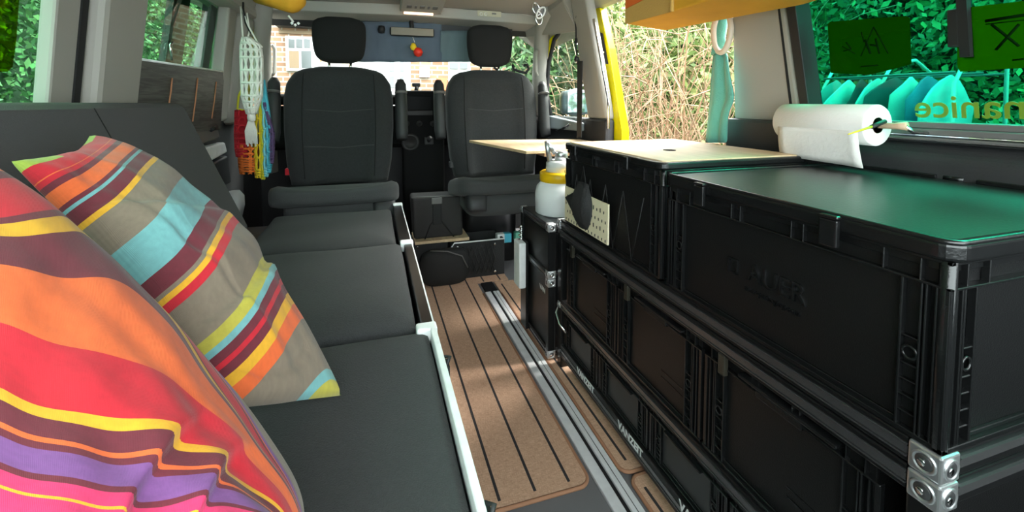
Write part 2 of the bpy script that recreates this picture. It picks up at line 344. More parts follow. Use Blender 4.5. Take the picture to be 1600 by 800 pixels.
mc = MB().prism([P(845, 178, x=0.975), P(905, 192, x=0.975), P(905, 205, x=0.975), P(850, 200, x=0.975)], (0.03, 0, 0)); struct(fixn(mc.build('trim_11', mat('pale_grey_trim', (0.22, 0.25, 0.26), 0.5), bevel=0.006)))
# A pillars, dashboard bulkhead, windscreen
def post(name, pts, r, m='pillar'):
    return struct(MB().tube(pts, r, 12).build(name, m))
post('trim_12', [(0.95, 2.46, 0.80), (0.955, 2.50, 1.05), (0.94, 2.42, 1.30), (0.90, 2.2, 1.38)], [0.05, 0.045, 0.045, 0.05])
post('trim_13', [(-0.56, 2.70, 0.5), (-0.56, 2.66, 0.90), (-0.545, 2.55, 1.20), (-0.50, 2.38, 1.35)], [0.05, 0.05, 0.045, 0.05])
ws = MB().prism([(-0.56, 2.98, 0.90), (0.99, 2.98, 0.90), (0.93, 2.58, 1.36), (-0.50, 2.58, 1.36)], (0, 0.004, 0.004)); ws = struct(ws.build('window_3', 'clear_glass'))
fr = MB().prism([(-0.51, 2.60, 1.335), (0.94, 2.60, 1.335), (0.945, 2.635, 1.295), (-0.515, 2.635, 1.295)], (0, -0.008, -0.008)).build('windscreen_shade_band', 'dark', ws)
fw = MB().box(-0.66, 1.1, 2.9, 2.96, -0.06, 0.86); struct(fw.build('wall_front', 'dark'))
# --- left wall
wl_ = slab('L', [(0.0, 0.0), (2.95, 0.0), (2.95, 0.86), (0.0, 0.86)], 0.05).build('wall_left', 'dark'); struct(fixn(wl_))
def lwin(name, ya, yb, gm):
    g = slab('L', [(ya, 0.86), (yb, 0.86), (yb, 1.28), (ya, 1.28)], 0.004, 0.02).build(name, gm); struct(fixn(g)); return g
w4 = lwin('window_4', 0.0, 1.20, 'soft_glass')
w5 = lwin('window_5', 1.38, 2.16, 'soft_glass')
def lbar(y0, y1, t0, t1, m, name, par=None, th=0.03, off=0.0, bev=0.006, z0=0.86):
    o = fixn(slab('L', [(y0, z0), (y1, z0), (t1, 1.29), (t0, 1.29)], th, off).build(name, m, par, bevel=bev)); return o
tp = MB().prism([P(258, 100, x=-0.645), P(284, 101, x=-0.645), P(306, -60, x=-0.60), P(280, -60, x=-0.60)], (-0.02, 0, 0)); fixn(tp.build('window_divider', 'rubber', w5))
tp = MB().prism([P(316, 108, x=-0.64), P(326, 108, x=-0.64), P(352, -60, x=-0.59), P(340, -60, x=-0.59)], (-0.03, 0, 0)); fixn(tp.build('window_frame', 'rubber', w5))
MB().tube([P(268, 94, x=-0.63), P(266, 70, x=-0.625), P(270, 66, x=-0.625)], 0.004).build('window_catch', 'chrome', w5)
# C pillar left, in three facets, with a dark channel
struct(lbar(1.13, 1.41, 1.115, 1.41, 'pillar', 'trim_14', off=-0.012, th=0.028, bev=0.006))
cp = lbar(1.235, 1.425, 1.22, 1.42, 'pillar', 'trim_15', off=-0.042, th=0.05, bev=0.015); struct(cp)
struct(lbar(1.20, 1.222, 1.19, 1.212, 'seam', 'trim_16', off=-0.016, th=0.02, bev=0))
# B pillar left
struct(lbar(2.13, 2.24, 2.13, 2.24, 'pillar', 'trim_17', off=-0.02, th=0.05, bev=0.01, z0=0.80))
struct(lbar(2.255, 2.42, 2.255, 2.42, 'pillar', 'trim_18', off=-0.05, th=0.08, bev=0.03, z0=0.78))
struct(slab('L', [(2.42, 0.86), (2.6, 0.86), (2.5, 1.30), (2.42, 1.30)], 0.02, 0.02).build('window_6', 'soft_glass'))
struct(MB().tube([(-0.585, 2.46, 0.86), (-0.575, 2.47, 1.05), (-0.56, 2.44, 1.25)], 0.012).build('trim_19', mat('olive_paint_edge', (0.30, 0.25, 0.02), 0.4)))
struct(MB().box(-0.70, -0.52, 0.0, 2.5, 1.275, 1.40).build('trim_20', 'liner', bevel=0.02))
struct(MB().box(0.99, 1.10, 0.0, 1.12, 1.27, 1.40).build('trim_21', 'liner', bevel=0.02))
# lower left wall door card: silver grip and pocket ledge
a = [P(315, 232, x=-0.60), P(352, 222, x=-0.60), P(356, 238, x=-0.60), P(320, 258, x=-0.60)]
fixn(MB().prism(a, (-0.035, 0, 0)).build('armrest_grip', 'alu_mat', wl_, bevel=0.008, seg=3))
a = [P(305, 205, x=-0.605), P(340, 198, x=-0.605), P(345, 216, x=-0.605), P(312, 227, x=-0.605)]
fixn(MB().prism(a, (-0.033, 0, 0)).build('armrest_ledge', 'greytrim', wl_, bevel=0.008, seg=3))
a = [P(320, 262, x=-0.605), P(356, 243, x=-0.605), P(362, 285, x=-0.605), P(326, 300, x=-0.605)]
fixn(MB().prism(a, (-0.033, 0, 0)).build('door_pocket', 'dark', wl_, bevel=0.008, seg=3))

YB = -0.42
struct(MB().box(-0.66, 1.12, YB, 0.0, -0.06, 0.0).build('floor', 'dark'))
struct(MB().box(-0.62, 1.05, YB, 0.0, 1.385, 1.44).build('ceiling', 'liner'))
struct(fixn(slab('R', [(YB, 0.0), (0.0, 0.0), (0.0, 0.83), (YB, 0.83)], 0.05).build('wall_right', 'dark')))
struct(fixn(slab('L', [(YB, 0.0), (0.0, 0.0), (0.0, 0.86), (YB, 0.86)], 0.05).build('wall_left', 'dark')))
struct(fixn(slab('L', [(YB, 0.86), (-0.2, 0.86), (-0.2, 1.40), (YB, 1.40)], 0.05).build('trim_22', 'pillar')))
struct(fixn(slab('R', [(YB, 0.83), (-0.2, 0.83), (-0.2, 1.40), (YB, 1.40)], 0.05).build('trim_23', 'pillar')))
d2_ = MB().box(-0.66, 1.12, YB-0.05, YB, -0.06, 0.62).build('door_2', 'dark'); struct(d2_)
MB().box(-0.60, 1.06, YB-0.03, YB-0.025, 0.62, 1.36).build('window_pane', 'clear_glass', d2_)
# ---- floor mats
def rrect(x0, x1, y0, y1, r, z0, z1, corners=(1, 1, 1, 1), n=6):
    pts = []
    for i, (cx, cy, a0) in enumerate(((x0+r, y0+r, 180), (x1-r, y0+r, 270), (x1-r, y1-r, 0), (x0+r, y1-r, 90))):
        if corners[i]:
            for k in range(n+1):
                g = math.radians(a0+90*k/n); pts.append((cx+r*math.cos(g), cy+r*math.sin(g), z0))
        else: pts.append(((x0, x1, x1, x0)[i], (y0, y0, y1, y1)[i], z0))
    return MB().prism(pts, (0, 0, z1-z0))
def matmat():
    m = mat('woven_teak_mat', (0.42, 0.25, 0.15), 0.8); n = m.node_tree.nodes; l = m.node_tree.links; b = n['Principled BSDF']
    t = n.new('ShaderNodeTexCoord')
    z1 = n.new('ShaderNodeTexNoise'); z1.inputs['Scale'].default_value = 1; z1.inputs['Detail'].default_value = 4
    mp = n.new('ShaderNodeMapping'); mp.inputs['Scale'].default_value = (700, 60, 1); l.new(t.outputs['Object'], mp.inputs[0]); l.new(mp.outputs[0], z1.inputs['Vector'])
    z2 = n.new('ShaderNodeTexNoise'); z2.inputs['Scale'].default_value = 1
    mp2 = n.new('ShaderNodeMapping'); mp2.inputs['Scale'].default_value = (60, 500, 1); l.new(t.outputs['Object'], mp2.inputs[0]); l.new(mp2.outputs[0], z2.inputs['Vector'])
    ad = n.new('ShaderNodeMath'); ad.operation = 'ADD'; l.new(z1.outputs['Fac'], ad.inputs[0]); l.new(z2.outputs['Fac'], ad.inputs[1])
    r = n.new('ShaderNodeValToRGB'); mr = n.new('ShaderNodeMath'); mr.operation = 'MULTIPLY'; mr.inputs[1].default_value = 0.5; l.new(ad.outputs[0], mr.inputs[0]); l.new(mr.outputs[0], r.inputs[0])
    r.color_ramp.elements[0].position = 0.33; r.color_ramp.elements[1].position = 0.67
    r.color_ramp.elements[0].color = (0.44, 0.25, 0.155, 1); r.color_ramp.elements[1].color = (0.74, 0.48, 0.33, 1)
    l.new(r.outputs[0], b.inputs['Base Color']); return m
M['mat'] = matmat(); M['matline'] = mat('mat_caulk_line', (0.03, 0.027, 0.03), 0.8); M['binding'] = mat('mat_binding', (0.42, 0.21, 0.12), 0.8, bump=0.6, bscale=300)
def mat_piece(label, parts, lines, bind):
    t = thing('floor_mat', label, 'floor mat')
    m = MB()
    for q in parts: m.add(q.v, q.f)
    fixn(m.build('mat_surface', 'mat', t))
    ln = MB()
    for x, y0, y1 in lines: ln.box(x-0.0033, x+0.0033, y0, y1, 0.0080, 0.0087)
    ln.build('caulk_lines', 'matline', t)
    if bind: MB().tube(bind, 0.0045, 8).build('edge_binding', 'binding', t)
    return t
LX = [-0.083+0.083*k for k in range(-1, 7)]
def arc(cx, cy, r, a0, a1, z=0.006, n=8): return [(cx+r*math.cos(math.radians(a0+(a1-a0)*k/n)), cy+r*math.sin(math.radians(a0+(a1-a0)*k/n)), z) for k in range(n+1)]
mat_piece('long wood-look woven floor mat with dark seam lines left of the seat rail',
          [rrect(-0.30, 0.462, 0.865, 2.045, 0.03, 0.002, 0.008, (0, 1, 0, 0)), rrect(-0.30, 0.62, 2.046, 2.22, 0.01, 0.002, 0.008, (0, 0, 0, 0))],
          [(0.248-0.083*3+0.083*k, 0.885, 2.2) for k in range(0, 6)] + [(0.497, 2.05, 2.2), (0.580, 2.05, 2.2)],
          [(0.0, 0.865, 0.006)]+arc(0.432, 0.895, 0.03, 270, 360)+[(0.462, 1.3, 0.006), (0.462, 1.92, 0.006)])
mat_piece('narrow wood-look floor mat strip between the seat rail and the crate drawers',
          [rrect(0.545, 0.640, 0.868, 2.03, 0.025, 0.002, 0.008, (1, 1, 0, 0))], [(0.572, 0.90, 2.0)],
          [(0.545, 1.9, 0.006), (0.545, 1.2, 0.006)]+arc(0.570, 0.893, 0.025, 180, 270)+[(0.600, 0.868, 0.006)])
mat_piece('next wood-look mat piece whose rounded corner shows at the bottom beside the rail',
          [rrect(0.552, 0.640, 0.30, 0.855, 0.025, 0.002, 0.008, (0, 0, 1, 1))], [(0.572, 0.32, 0.82)],
          [(0.552, 0.4, 0.006), (0.552, 0.6, 0.006)]+arc(0.577, 0.830, 0.025, 180, 90)+[(0.612, 0.855, 0.006)])
rl = thing('seat_rail', 'silver double floor rail with a dark groove running along the mat', 'rail')
MB().box(0.474, 0.5, 0.1, 1.93, 0.0, 0.010).build('rail_strip', 'alu_mat', rl, bevel=0.002)
MB().box(0.511, 0.538, 0.1, 1.93, 0.0, 0.010).build('rail_strip', 'alu_mat', rl, bevel=0.002)
MB().box(0.5, 0.511, 0.1, 1.93, 0.0, 0.004).build('groove', 'rubber', rl)
MB().box(0.522, 0.5235, 0.1, 1.93, 0.010, 0.0108).build('rail_line', 'alu_dark', rl)
MB().box(0.478, 0.534, 1.93, 2.035, 0.0, 0.011).build('end_cap', 'rubber', rl, bevel=0.002)

# ================================================================ BED
ZB = 0.47
bf = thing('camper_bed', 'black folding bed base with bright aluminium edge and latches along the aisle', 'bed frame')
fb = MB(); fb.box(0.092, 0.10, 0.0, 1.88, 0.07, ZB-0.03); fb.box(-0.60, 0.092, 0.0, 1.88, 0.36, 0.405); fb.build('side_panel', 'frame', bf)
fb = MB(); fb.box(0.0925, 0.103, 0.0, 0.80, ZB-0.034, ZB-0.004); fb.build('edge_rail', 'alu_mat', bf, bevel=0.002)
fb = MB(); fb.box(0.078, 0.103, 0.83, 1.33, ZB-0.04, ZB-0.012); fb.build('edge_rail', 'frame', bf, bevel=0.003)
fb = MB(); fb.box(0.066, 0.103, 1.36, 1.86, ZB-0.04, ZB-0.012); fb.build('edge_rail', 'frame', bf, bevel=0.003)
for y0, y1 in ((0.83, 1.33), (1.36, 1.86)): MB().box(0.1005, 0.1036, y0, y1, ZB-0.014, ZB-0.0115).build('edge_strip', 'alu_mat', bf)
for y in (0.815, 1.345, 1.865): MB().box(0.068, 0.106, y-0.014, y+0.014, ZB-0.036, ZB-0.006).build('corner_bracket', 'alu_mat', bf, bevel=0.004)
for y in (0.42, 0.70):
    l_ = MB(); l_.box(0.100, 0.110, y-0.012, y+0.012, ZB-0.034, ZB-0.016); l_.tube([(0.104, y-0.006, ZB-0.02), (0.112, y, ZB-0.006), (0.104, y+0.008, ZB-0.01)], 0.003)
    l_.build('latch', 'rubber', bf)
for x in (-0.5, 0.07):
    for y in (0.1, 1.8): MB().box(x-0.02, x+0.02, y-0.02, y+0.02, 0.0, 0.37).build('leg', 'frame', bf)
def cushion(label, x0, x1, y0, y1, z0, z1, seed):
    nx, ny = 30, 30; m = MB(); g = np.random.default_rng(seed); vs = []; top = {}
    ph = g.uniform(0, 6, 6)
    def hz(a, b):
        e = min(a, 1-a, b, 1-b); r = 1-math.exp(-e*16)
        return z0+(z1-z0)*(0.72+0.28*r)+0.0012*math.sin(a*9+ph[0]+b*4)+0.0012*math.sin(b*13+ph[1]-a*3)
    for i in range(nx+1):
        for j in range(ny+1):
            a, b = i/nx, j/ny; top[i, j] = len(vs)
            vs.append((x0+(x1-x0)*a, y0+(y1-y0)*b, hz(a, b)))
    fs = [(top[i, j], top[i+1, j], top[i+1, j+1], top[i, j+1]) for i in range(nx) for j in range(ny)]
    ring = [top[i, 0] for i in range(nx+1)]+[top[nx, j] for j in range(1, ny+1)]+[top[i, ny] for i in range(nx-1, -1, -1)]+[top[0, j] for j in range(ny-1, 0, -1)]
    b0 = len(vs); vs += [(vs[k][0], vs[k][1], z0) for k in ring]; n = len(ring)
    fs += [(ring[k], b0+k, b0+(k+1) % n, ring[(k+1) % n]) for k in range(n)]; fs.append(tuple(range(b0, b0+n)))
    m.add(vs, fs, True); o = fixn(m.build('bed_cushion', 'bed', bevel=0.006)); return tag(o, label, 'cushion', 'charcoal cushions along the bed')
cushion('large near charcoal bed cushion the striped pillows rest on', -0.52, 0.089, 0.0, 0.815, ZB-0.065, ZB, 1)
cushion('middle charcoal bed cushion with a thick front edge', -0.36, 0.070, 0.83, 1.34, ZB-0.06, ZB+0.004, 2)
cushion('far charcoal bed cushion against the left swivel seat', -0.36, 0.058, 1.352, 1.80, ZB-0.06, ZB, 3)
# sofa backrest leaning at left wall
bk = MB()
def bx(z, y): return -0.545+(0.885-z)*0.42
rr = []
for y, hh in ((0.0, 0.878), (0.3, 0.880), (0.9, 0.880), (1.53, 0.878), (1.545, 0.872)):
    ring = []
    for z, off in ((0.49, 0), (0.60, 0), (0.75, 0), (hh-0.012, 0), (hh, -0.012), (hh, -0.05), (hh-0.02, -0.058), (0.49, -0.058)): ring.append(Vector((bx(z, y)+off, y, z)))
    rr.append(ring)
o = fixn(bk.loft(rr, smooth=False).build('sofa_backrest', 'back', bevel=0.008, seg=3))
tag(o, 'dark grey upholstered backrest panel leaning along the left window', 'backrest')
for y in (0.45, 1.10): MB().tube([(bx(z, y)+0.0004, y, z) for z in (0.50, 0.7, 0.868)], 0.0012, 5).build('seam', 'seam', o)
# wood grain board
gb = thing('grain_board', 'dark wood-grain board with orange cords under the front left window', 'board')
q = [P(186, 88, x=-0.60), P(351, 113, x=-0.60), P(345, 203, x=-0.60), P(186, 212, x=-0.60)]
fixn(MB().prism(q, (-0.02, 0, 0)).build('panel', 'greywood', gb, bevel=0.003))
MB().tube([P(186, 87.5, x=-0.601), P(351, 112.5, x=-0.601)], 0.0035).build('top_edge', 'alu_mat', gb)
for a, b in (((212, 112), (207, 162)), ((269, 122), (264, 163)), ((309, 122), (301, 190)), ((338, 128), (331, 185))):
    MB().tube([P(*a, x=-0.598), P((a[0]+b[0])/2+0.6, (a[1]+b[1])/2, x=-0.598), P(*b, x=-0.598)], 0.0022, 6).build('cord', 'cord', gb)
MB().tube([P(330, 203, x=-0.598), P(338, 198, x=-0.598)], 0.008).build('board_clip', 'rubber', gb)

# ================================================================ PILLOWS
def pillow(name, label, C4, mt, thick, bow, fold, uvf, N=90, tail=0.05):
    "C4: corners c00,c10,c11,c01 ; s along c00->c10, t across ; bow: list of (edge offsets)"
    c00, c10, c11, c01 = [Vector(c) for c in C4]
    nrm = ((c10-c00).cross(c01-c00)).normalized()
    if nrm.dot(Vector((0, 0, H))-c00) < 0: nrm = -nrm
    m = MB(); vs = []; uv = []; idx = {}
    for side in (1, -1):
        for i in range(N+1):
            for j in range(N+1):
                s, t = i/N, j/N; edge = i in (0, N) or j in (0, N)
                if side == -1 and edge: idx[side, i, j] = idx[1, i, j]; continue
                p = (c00*(1-s)+c10*s)*(1-t)+(c01*(1-s)+c11*s)*t
                b = bow(s, t); p = p+b
                q = (max(0, 4*s*(1-s))**0.5)*(max(0, 4*t*(1-t))**0.5); q = q**0.75
                h = thick*q
                f = fold(s, t)*min(1, q*1.6) if side == 1 else 0
                p = p+nrm*side*(h*(1 if side == 1 else 0.55)+f)
                idx[side, i, j] = len(vs); vs.append(p); uv.append(uvf(s, t))
    fs = []
    for i in range(N):
        for j in range(N):
            fs.append((idx[1, i, j], idx[1, i+1, j], idx[1, i+1, j+1], idx[1, i, j+1]))
            fs.append((idx[-1, i, j], idx[-1, i, j+1], idx[-1, i+1, j+1], idx[-1, i+1, j]))
    m.add(vs, fs, True); m.uv = uv; o = m.build(name, mt); fixn(o)
    return tag(o, label, 'pillow')
C1 = [0.0059, 0.6122, -0.6197, 1.1, 0.5865, -1.7798, 0.1491, -0.2198, 2.3339, -0.8162]
C2 = [0.0018, -0.0833, 0.3119, -0.2001, 0.9905, 0.3299, -0.1008, -0.2269, -0.1265, 0.0912]
def cubic(c, s, t):
    k = [(i, j) for i in range(4) for j in range(4-i)]; return sum(q*s**i*t**j for q, (i, j) in zip(c, k))
RED = (0.44, 0.008, 0.020); MAR = (0.115, 0.012, 0.022); ORA = (0.60, 0.10, 0.022); YEL = (0.60, 0.30, 0.014); PUR = (0.155, 0.055, 0.19); PNK = (0.52, 0.026, 0.105)
TAUPE = (0.17, 0.13, 0.095); AQUA = (0.13, 0.31, 0.32); GRN = (0.29, 0.35, 0.05); OLV = (0.36, 0.31, 0.04)
def wr(s, t, k):
    return (0.0022*math.sin(13*s+5*t+k)+0.0018*math.sin(-9*s+17*t+2*k)+0.0012*math.sin(31*s+9*t+k*3)+0.0008*math.sin(21*s-38*t+k))
# pillow behind (small rectangular, taupe and aqua)
cA = P(18, 252, d=0.52); cB = P(140, 212, d=0.70); cC = P(533, 618, d=0.605); cE = P(345, 640, d=0.48)
st2 = stripes('taupe_aqua_stripes', [(0.0, GRN), (0.045, RED), (0.10, ORA), (0.105, RED), (0.125, MAR), (0.145, ORA), (0.20, MAR), (0.215, AQUA), (0.23, MAR), (0.275, YEL), (0.295, TAUPE),
      (0.40, AQUA), (0.515, MAR), (0.565, TAUPE), (0.575, YEL), (0.59, RED), (0.615, TAUPE), (0.715, OLV), (0.745, AQUA), (0.76, MAR), (0.78, RED), (0.79, MAR), (0.81, YEL), (0.835, ORA), (0.865, TAUPE), (0.955, AQUA), (0.97, OLV)])
def bow2(s, t):
    out = (cB-cA).normalized()
    k = 4*s*(1-s)
    dip = (cC-cB).normalized()*0.022*math.exp(-s/0.10)*(4*t*(1-t))
    return out*(k*(0.062 if t > 0.5 else 0.03)*(abs(2*t-1)))+Vector((0, 0, 0.035))*k*t+dip
def fold2(s, t):
    f = wr(s, t, 1.3)
    f += 0.008*math.tanh((s-0.74+0.10*(t-0.5))/0.008)*math.exp(-abs(s-0.74+0.10*(t-0.5))/0.05)*(0.4+0.6*t)
    f += 0.005*math.tanh((s-0.40-0.25*(t-0.5))/0.015)*math.exp(-abs(s-0.40-0.25*(t-0.5))/0.08)
    f += 0.006*math.exp(-((s-0.62)/0.05)**2)
    f += -0.005*math.exp(-((s-0.90-0.05*math.sin(4*t))/0.012)**2)*(t < 0.75)
    return f
pillow('striped_pillow', 'taupe, aqua and maroon striped pillow with lime corners lying behind the red one', [cA, cE, cC, cB], st2, 0.046, bow2, fold2, lambda s, t: (t*0.5, max(cubic(C2, s, t), 0.05 if 0.22 < t < 0.80 else -1)), N=110)
# front pillow (big, red / orange)
d0 = P(-60, 235, d=0.47); d1 = P(462, 792, d=0.43); d2 = P(470, 1010, d=0.31); d3 = P(-90, 1130, d=0.22)
st1 = stripes('red_orange_stripes', [(0.0, TAUPE), (0.025, PUR), (0.06, ORA), (0.07, MAR), (0.085, RED), (0.14, MAR), (0.147, YEL), (0.163, MAR), (0.20, ORA), (0.29, RED),
      (0.40, YEL), (0.425, MAR), (0.465, ORA), (0.48, MAR), (0.495, PUR), (0.55, MAR), (0.565, PNK), (0.60, YEL), (0.606, PNK), (0.72, RED), (0.80, TAUPE), (0.95, RED)])
def bow1(s, t):
    out = ((d0-d3).normalized()+(d1-d2).normalized()).normalized()
    return out*(4*s*(1-s))*0.048*(1-t)
def creases(s, t):
    r = 0
    for s0, k, t0, A, w in ((0.50, -0.86, 0.63, 0.0065, 0.11), (0.68, -0.62, 0.58, 0.0075, 0.09)):
        x = s-(s0+k*(t-t0)); m = max(0, min(1, (t-t0+0.14)*7)); r += A*m*math.tanh(x/0.014)*math.exp(-abs(x)/w)
    return r
def fold1(s, t):
    f = wr(s, t, 0.4)*(0.35+1.2*t)
    f -= creases(s, t)
    return f+0.0025*math.sin(9*s-6*t)
pillow('striped_pillow', 'large red, orange and purple striped pillow filling the lower left foreground', [d0, d1, d2, d3], st1, 0.05, bow1, fold1, lambda s, t: (s*0.5, cubic(C1, s, t)-creases(s, t)*1.1), N=130)
# small white pillow corner
wp = MB(); c = P(360, 303, z=0.505); wp.loft([sring(c.x-0.01, c.y, 0.406, 0.045, 0.06), sring(c.x-0.01, c.y, 0.45, 0.055, 0.07), sring(c.x, c.y, 0.49, 0.045, 0.06), sring(c.x+0.012, c.y, 0.515, 0.02, 0.03)])
tag(wp.build('white_cloth_bundle', mat('white_cotton', (0.40, 0.40, 0.40), 0.9, bump=0.4, bscale=60)), 'crumpled white cloth peeking out past the end of the dark backrest panel', 'cloth')

# ================================================================ SEATS
def make_seat(label, cx, ARM=(1, 1)):
    t = thing('swivel_seat', label, 'seat', (cx, 2.25, 0), 'swivel seats facing back')
    def W(z): # half width of backrest
        pts = [(0.50, 0.215), (0.60, 0.235), (0.75, 0.246), (0.90, 0.248), (0.97, 0.236), (1.02, 0.205), (1.045, 0.155), (1.052, 0.10)]
        for (a, b), (c, d) in zip(pts, pts[1:]):
            if z <= c: return b+(d-b)*(z-a)/(c-a)
        return pts[-1][1]
    def fn(p, a, b):
        if b < 0:
            q = min(1, abs(a)/0.62)**4
            p.y += 0.034*(1-q)*min(1, max(0, (1.05-p.z)*9))
        p.y += (p.z-0.5)*0.16
        return p
    rings = []
    for k in range(36):
        z = 0.50+0.552*(k/35)**0.92
        th = 0.062+0.02*math.sin((z-0.5)*4)
        if z > 1.0: th *= max(0.35, 1-(z-1.0)*9)
        rings.append(sring(0, 0, z, W(z), th, 56, 3.4, fn))
    b = MB().loft(rings).build('backrest', 'seat', t)
    def fy(a, z):
        q = min(1, abs(a)/W(z)/0.62)**4; bb = (1-min(1, abs(a)/W(z))**3.4)**(1/3.4)
        th = 0.062+0.02*math.sin((z-0.5)*4)
        if z > 1.0: th *= max(0.35, 1-(z-1.0)*9)
        return -th*bb+0.034*(1-q)*min(1, max(0, (1.05-z)*9))+(z-0.5)*0.16-0.0005
    for zz in (0.835, 0.665): MB().tube([(x, fy(x, zz), zz+0.012*(abs(x)/0.15)) for x in np.linspace(-0.152, 0.152, 15)], 0.0022, 5).build('cross_seam', 'seat_grey', b)
    for sg in (-1, 1): MB().tube([(sg*(0.150+0.012*math.sin((z-0.5)*5)), fy(0.152, z), z) for z in np.linspace(0.53, 1.015, 20)], 0.0024, 5).build('side_seam', 'seam', b)
    # headrest
    hr = []
    for k in range(22):
        g = k/21; z = 1.072+0.222*g
        e = (1-abs(2*g-1)**7)**0.35
        wv = 0.124*(0.84+0.16*math.sin(min(1, g*1.6)*math.pi/2))*max(0.5, e)
        hr.append(sring(0, 0.09, z, wv, 0.05*max(0.4, e), 40, 3.2))
    h = MB().loft(hr).build('headrest', 'head', t)
    for sg in (-0.05, 0.05): MB().tube([(sg, 0.09, 1.03), (sg, 0.09, 1.085)], 0.006, 8).build('headrest_rod', 'chrome', t)
    # cushion
    rings = []
    for k in range(14):
        g = k/13; z = 0.475+0.075*g; e = (1-abs(2*g-1)**4)**0.5*0.06
        def f2(p, a, b_):
            if g > 0.5: p.z += 0.016*(abs(a)**3)*(g-0.5)*2 - 0.012*(1-abs(a)**2)*(g-0.5)*2
            p.z -= (p.y+0.40)*0.20
            return p
        rings.append(sring(0, -0.165, z, 0.225+e*0.5, 0.21+e*0.5, 56, 5, f2))
    MB().loft(rings).build('seat_cushion', 'seat_grey', t)
    rings = [sring(0, -0.16, z, 0.205, 0.19, 40, 6) for z in (0.37, 0.40, 0.478)]
    MB().loft(rings).build('seat_shell', 'seat_grey', t)
    MB().loft([sring(0.19 if cx < 0.3 else -0.175, -0.33, z, 0.045, 0.05, 24, 4) for z in (0.40, 0.415, 0.47)]).build('adjuster_cover', 'dark', t)
    MB().loft([sring(0, 0.17, z, 0.15, 0.12, 30, 6) for z in (0.0, 0.2, 0.37)]).build('pedestal', 'frame', t, bevel=0.01)
    for sg, on in zip((-1, 1), ARM):
        if not on: continue
        x = sg*0.285
        a = MB().tube([(x, -0.02, 0.70), (x, 0.0, 0.74), (x, 0.02, 0.86), (x, 0.04, 0.97), (x, 0.05, 0.99)], [0.026, 0.030, 0.030, 0.027, 0.016], 14).build('armrest', 'dark', t)
        MB().tube([(x, 0.012, 0.925), (x, 0.014, 0.932)], 0.0305, 14).build('armrest_band', 'greytrim', a)
    bu = MB().box(-0.24, -0.20, -0.02, 0.02, 0.545, 0.575).build('buckle', M['red'] if cx < 0.2 else M['dark'], t, bevel=0.003)
    return t
s1 = make_seat('charcoal swivel seat on the left beyond the bed cushions', -0.155)
s2 = make_seat('charcoal swivel seat on the right behind the wooden table', 0.605)

# ================================================================ DASHBOARD + CONSOLE
M['dash'] = mat('dash_plastic', (0.005, 0.005, 0.005), 0.7, spec=0.12)
M['dashgrey'] = mat('dash_grey', (0.035, 0.034, 0.033), 0.5, spec=0.2)
db = thing('dashboard', 'black dashboard with screen and round dials between the seats', 'dashboard')
MB().box(-0.58, 1.0, 2.62, 2.90, 0.62, 0.86).build('dash_body', 'dash', db, bevel=0.03, seg=4)
MB().box(-0.58, 1.0, 2.60, 2.95, 0.865, 0.925).build('dash_top', 'dash', db, bevel=0.025, seg=4)
YC = 2.56
k0 = P(628, 141, y=YC); k1 = P(694, 141, y=YC)
MB().box(k0.x, k1.x, YC, 2.64, 0.10, k0.z).build('centre_stack', 'dash', db, bevel=0.012, seg=3)
a, b = P(632, 150, y=YC), P(674, 172, y=YC); MB().box(a.x, b.x, YC-0.004, YC, b.z, a.z).build('screen', mat('screen_glass', (0.003, 0.003, 0.003), 0.5, spec=0.1), db, bevel=0.002)
a, b = P(630, 173, y=YC), P(676, 180, y=YC); MB().box(a.x, b.x, YC-0.006, YC, b.z, a.z).build('button_strip', 'dashgrey', db, bevel=0.002)
for u in (635, 655, 676):
    c = P(u, 193, y=YC-0.001); kn = MB().lathe((c.x, c.y, c.z), [(0.016, 0), (0.017, -0.008), (0.013, -0.012), (0.0, -0.012)], 20, 'y').build('dial', 'dashgrey', db)
    MB().lathe((c.x, c.y-0.0122, c.z), [(0.009, 0), (0.0085, -0.004), (0.0, -0.004)], 16, 'y').build('dial_cap', 'rubber', kn)
c = P(641, 222, y=YC-0.001); MB().lathe((c.x, c.y, c.z), [(0.050, 0), (0.048, -0.012), (0.036, -0.016), (0.034, -0.005), (0.0, -0.004)], 24, 'y').build('cup_holder', 'dashgrey', db)
c = P(670, 220, y=YC-0.001); MB().box(c.x-0.026, c.x+0.026, YC-0.008, YC, c.z-0.022, c.z+0.022).build('gear_plate', 'dashgrey', db, bevel=0.006)
MB().tube([(c.x, YC-0.006, c.z), (c.x, YC-0.05, c.z+0.02)], [0.010, 0.014], 12).build('gear_lever', 'rubber', db)
a = P(622, 132, y=2.62); MB().tube([a, (a.x, a.y, a.z+0.03)], [0.010, 0.006], 10).build('dash_mount', 'rubber', db)
pm = thing('phone_mount', 'small black suction mount standing on the dashboard top', 'mount', (0, 0, 0)); c = P(650, 138, y=2.68)
MB().lathe((c.x, c.y, 0.925), [(0.05, 0), (0.045, 0.012), (0.02, 0.016), (0.0, 0.016)], 24).build('base', 'rubber', pm)
MB().tube([(c.x, c.y, 0.94), (c.x+0.005, c.y, 0.975)], [0.012, 0.012], 12).build('stem', 'rubber', pm)
MB().box(c.x-0.022, c.x+0.025, c.y-0.01, c.y+0.01, 0.972, 0.995).build('clamp', 'rubber', pm, bevel=0.005)
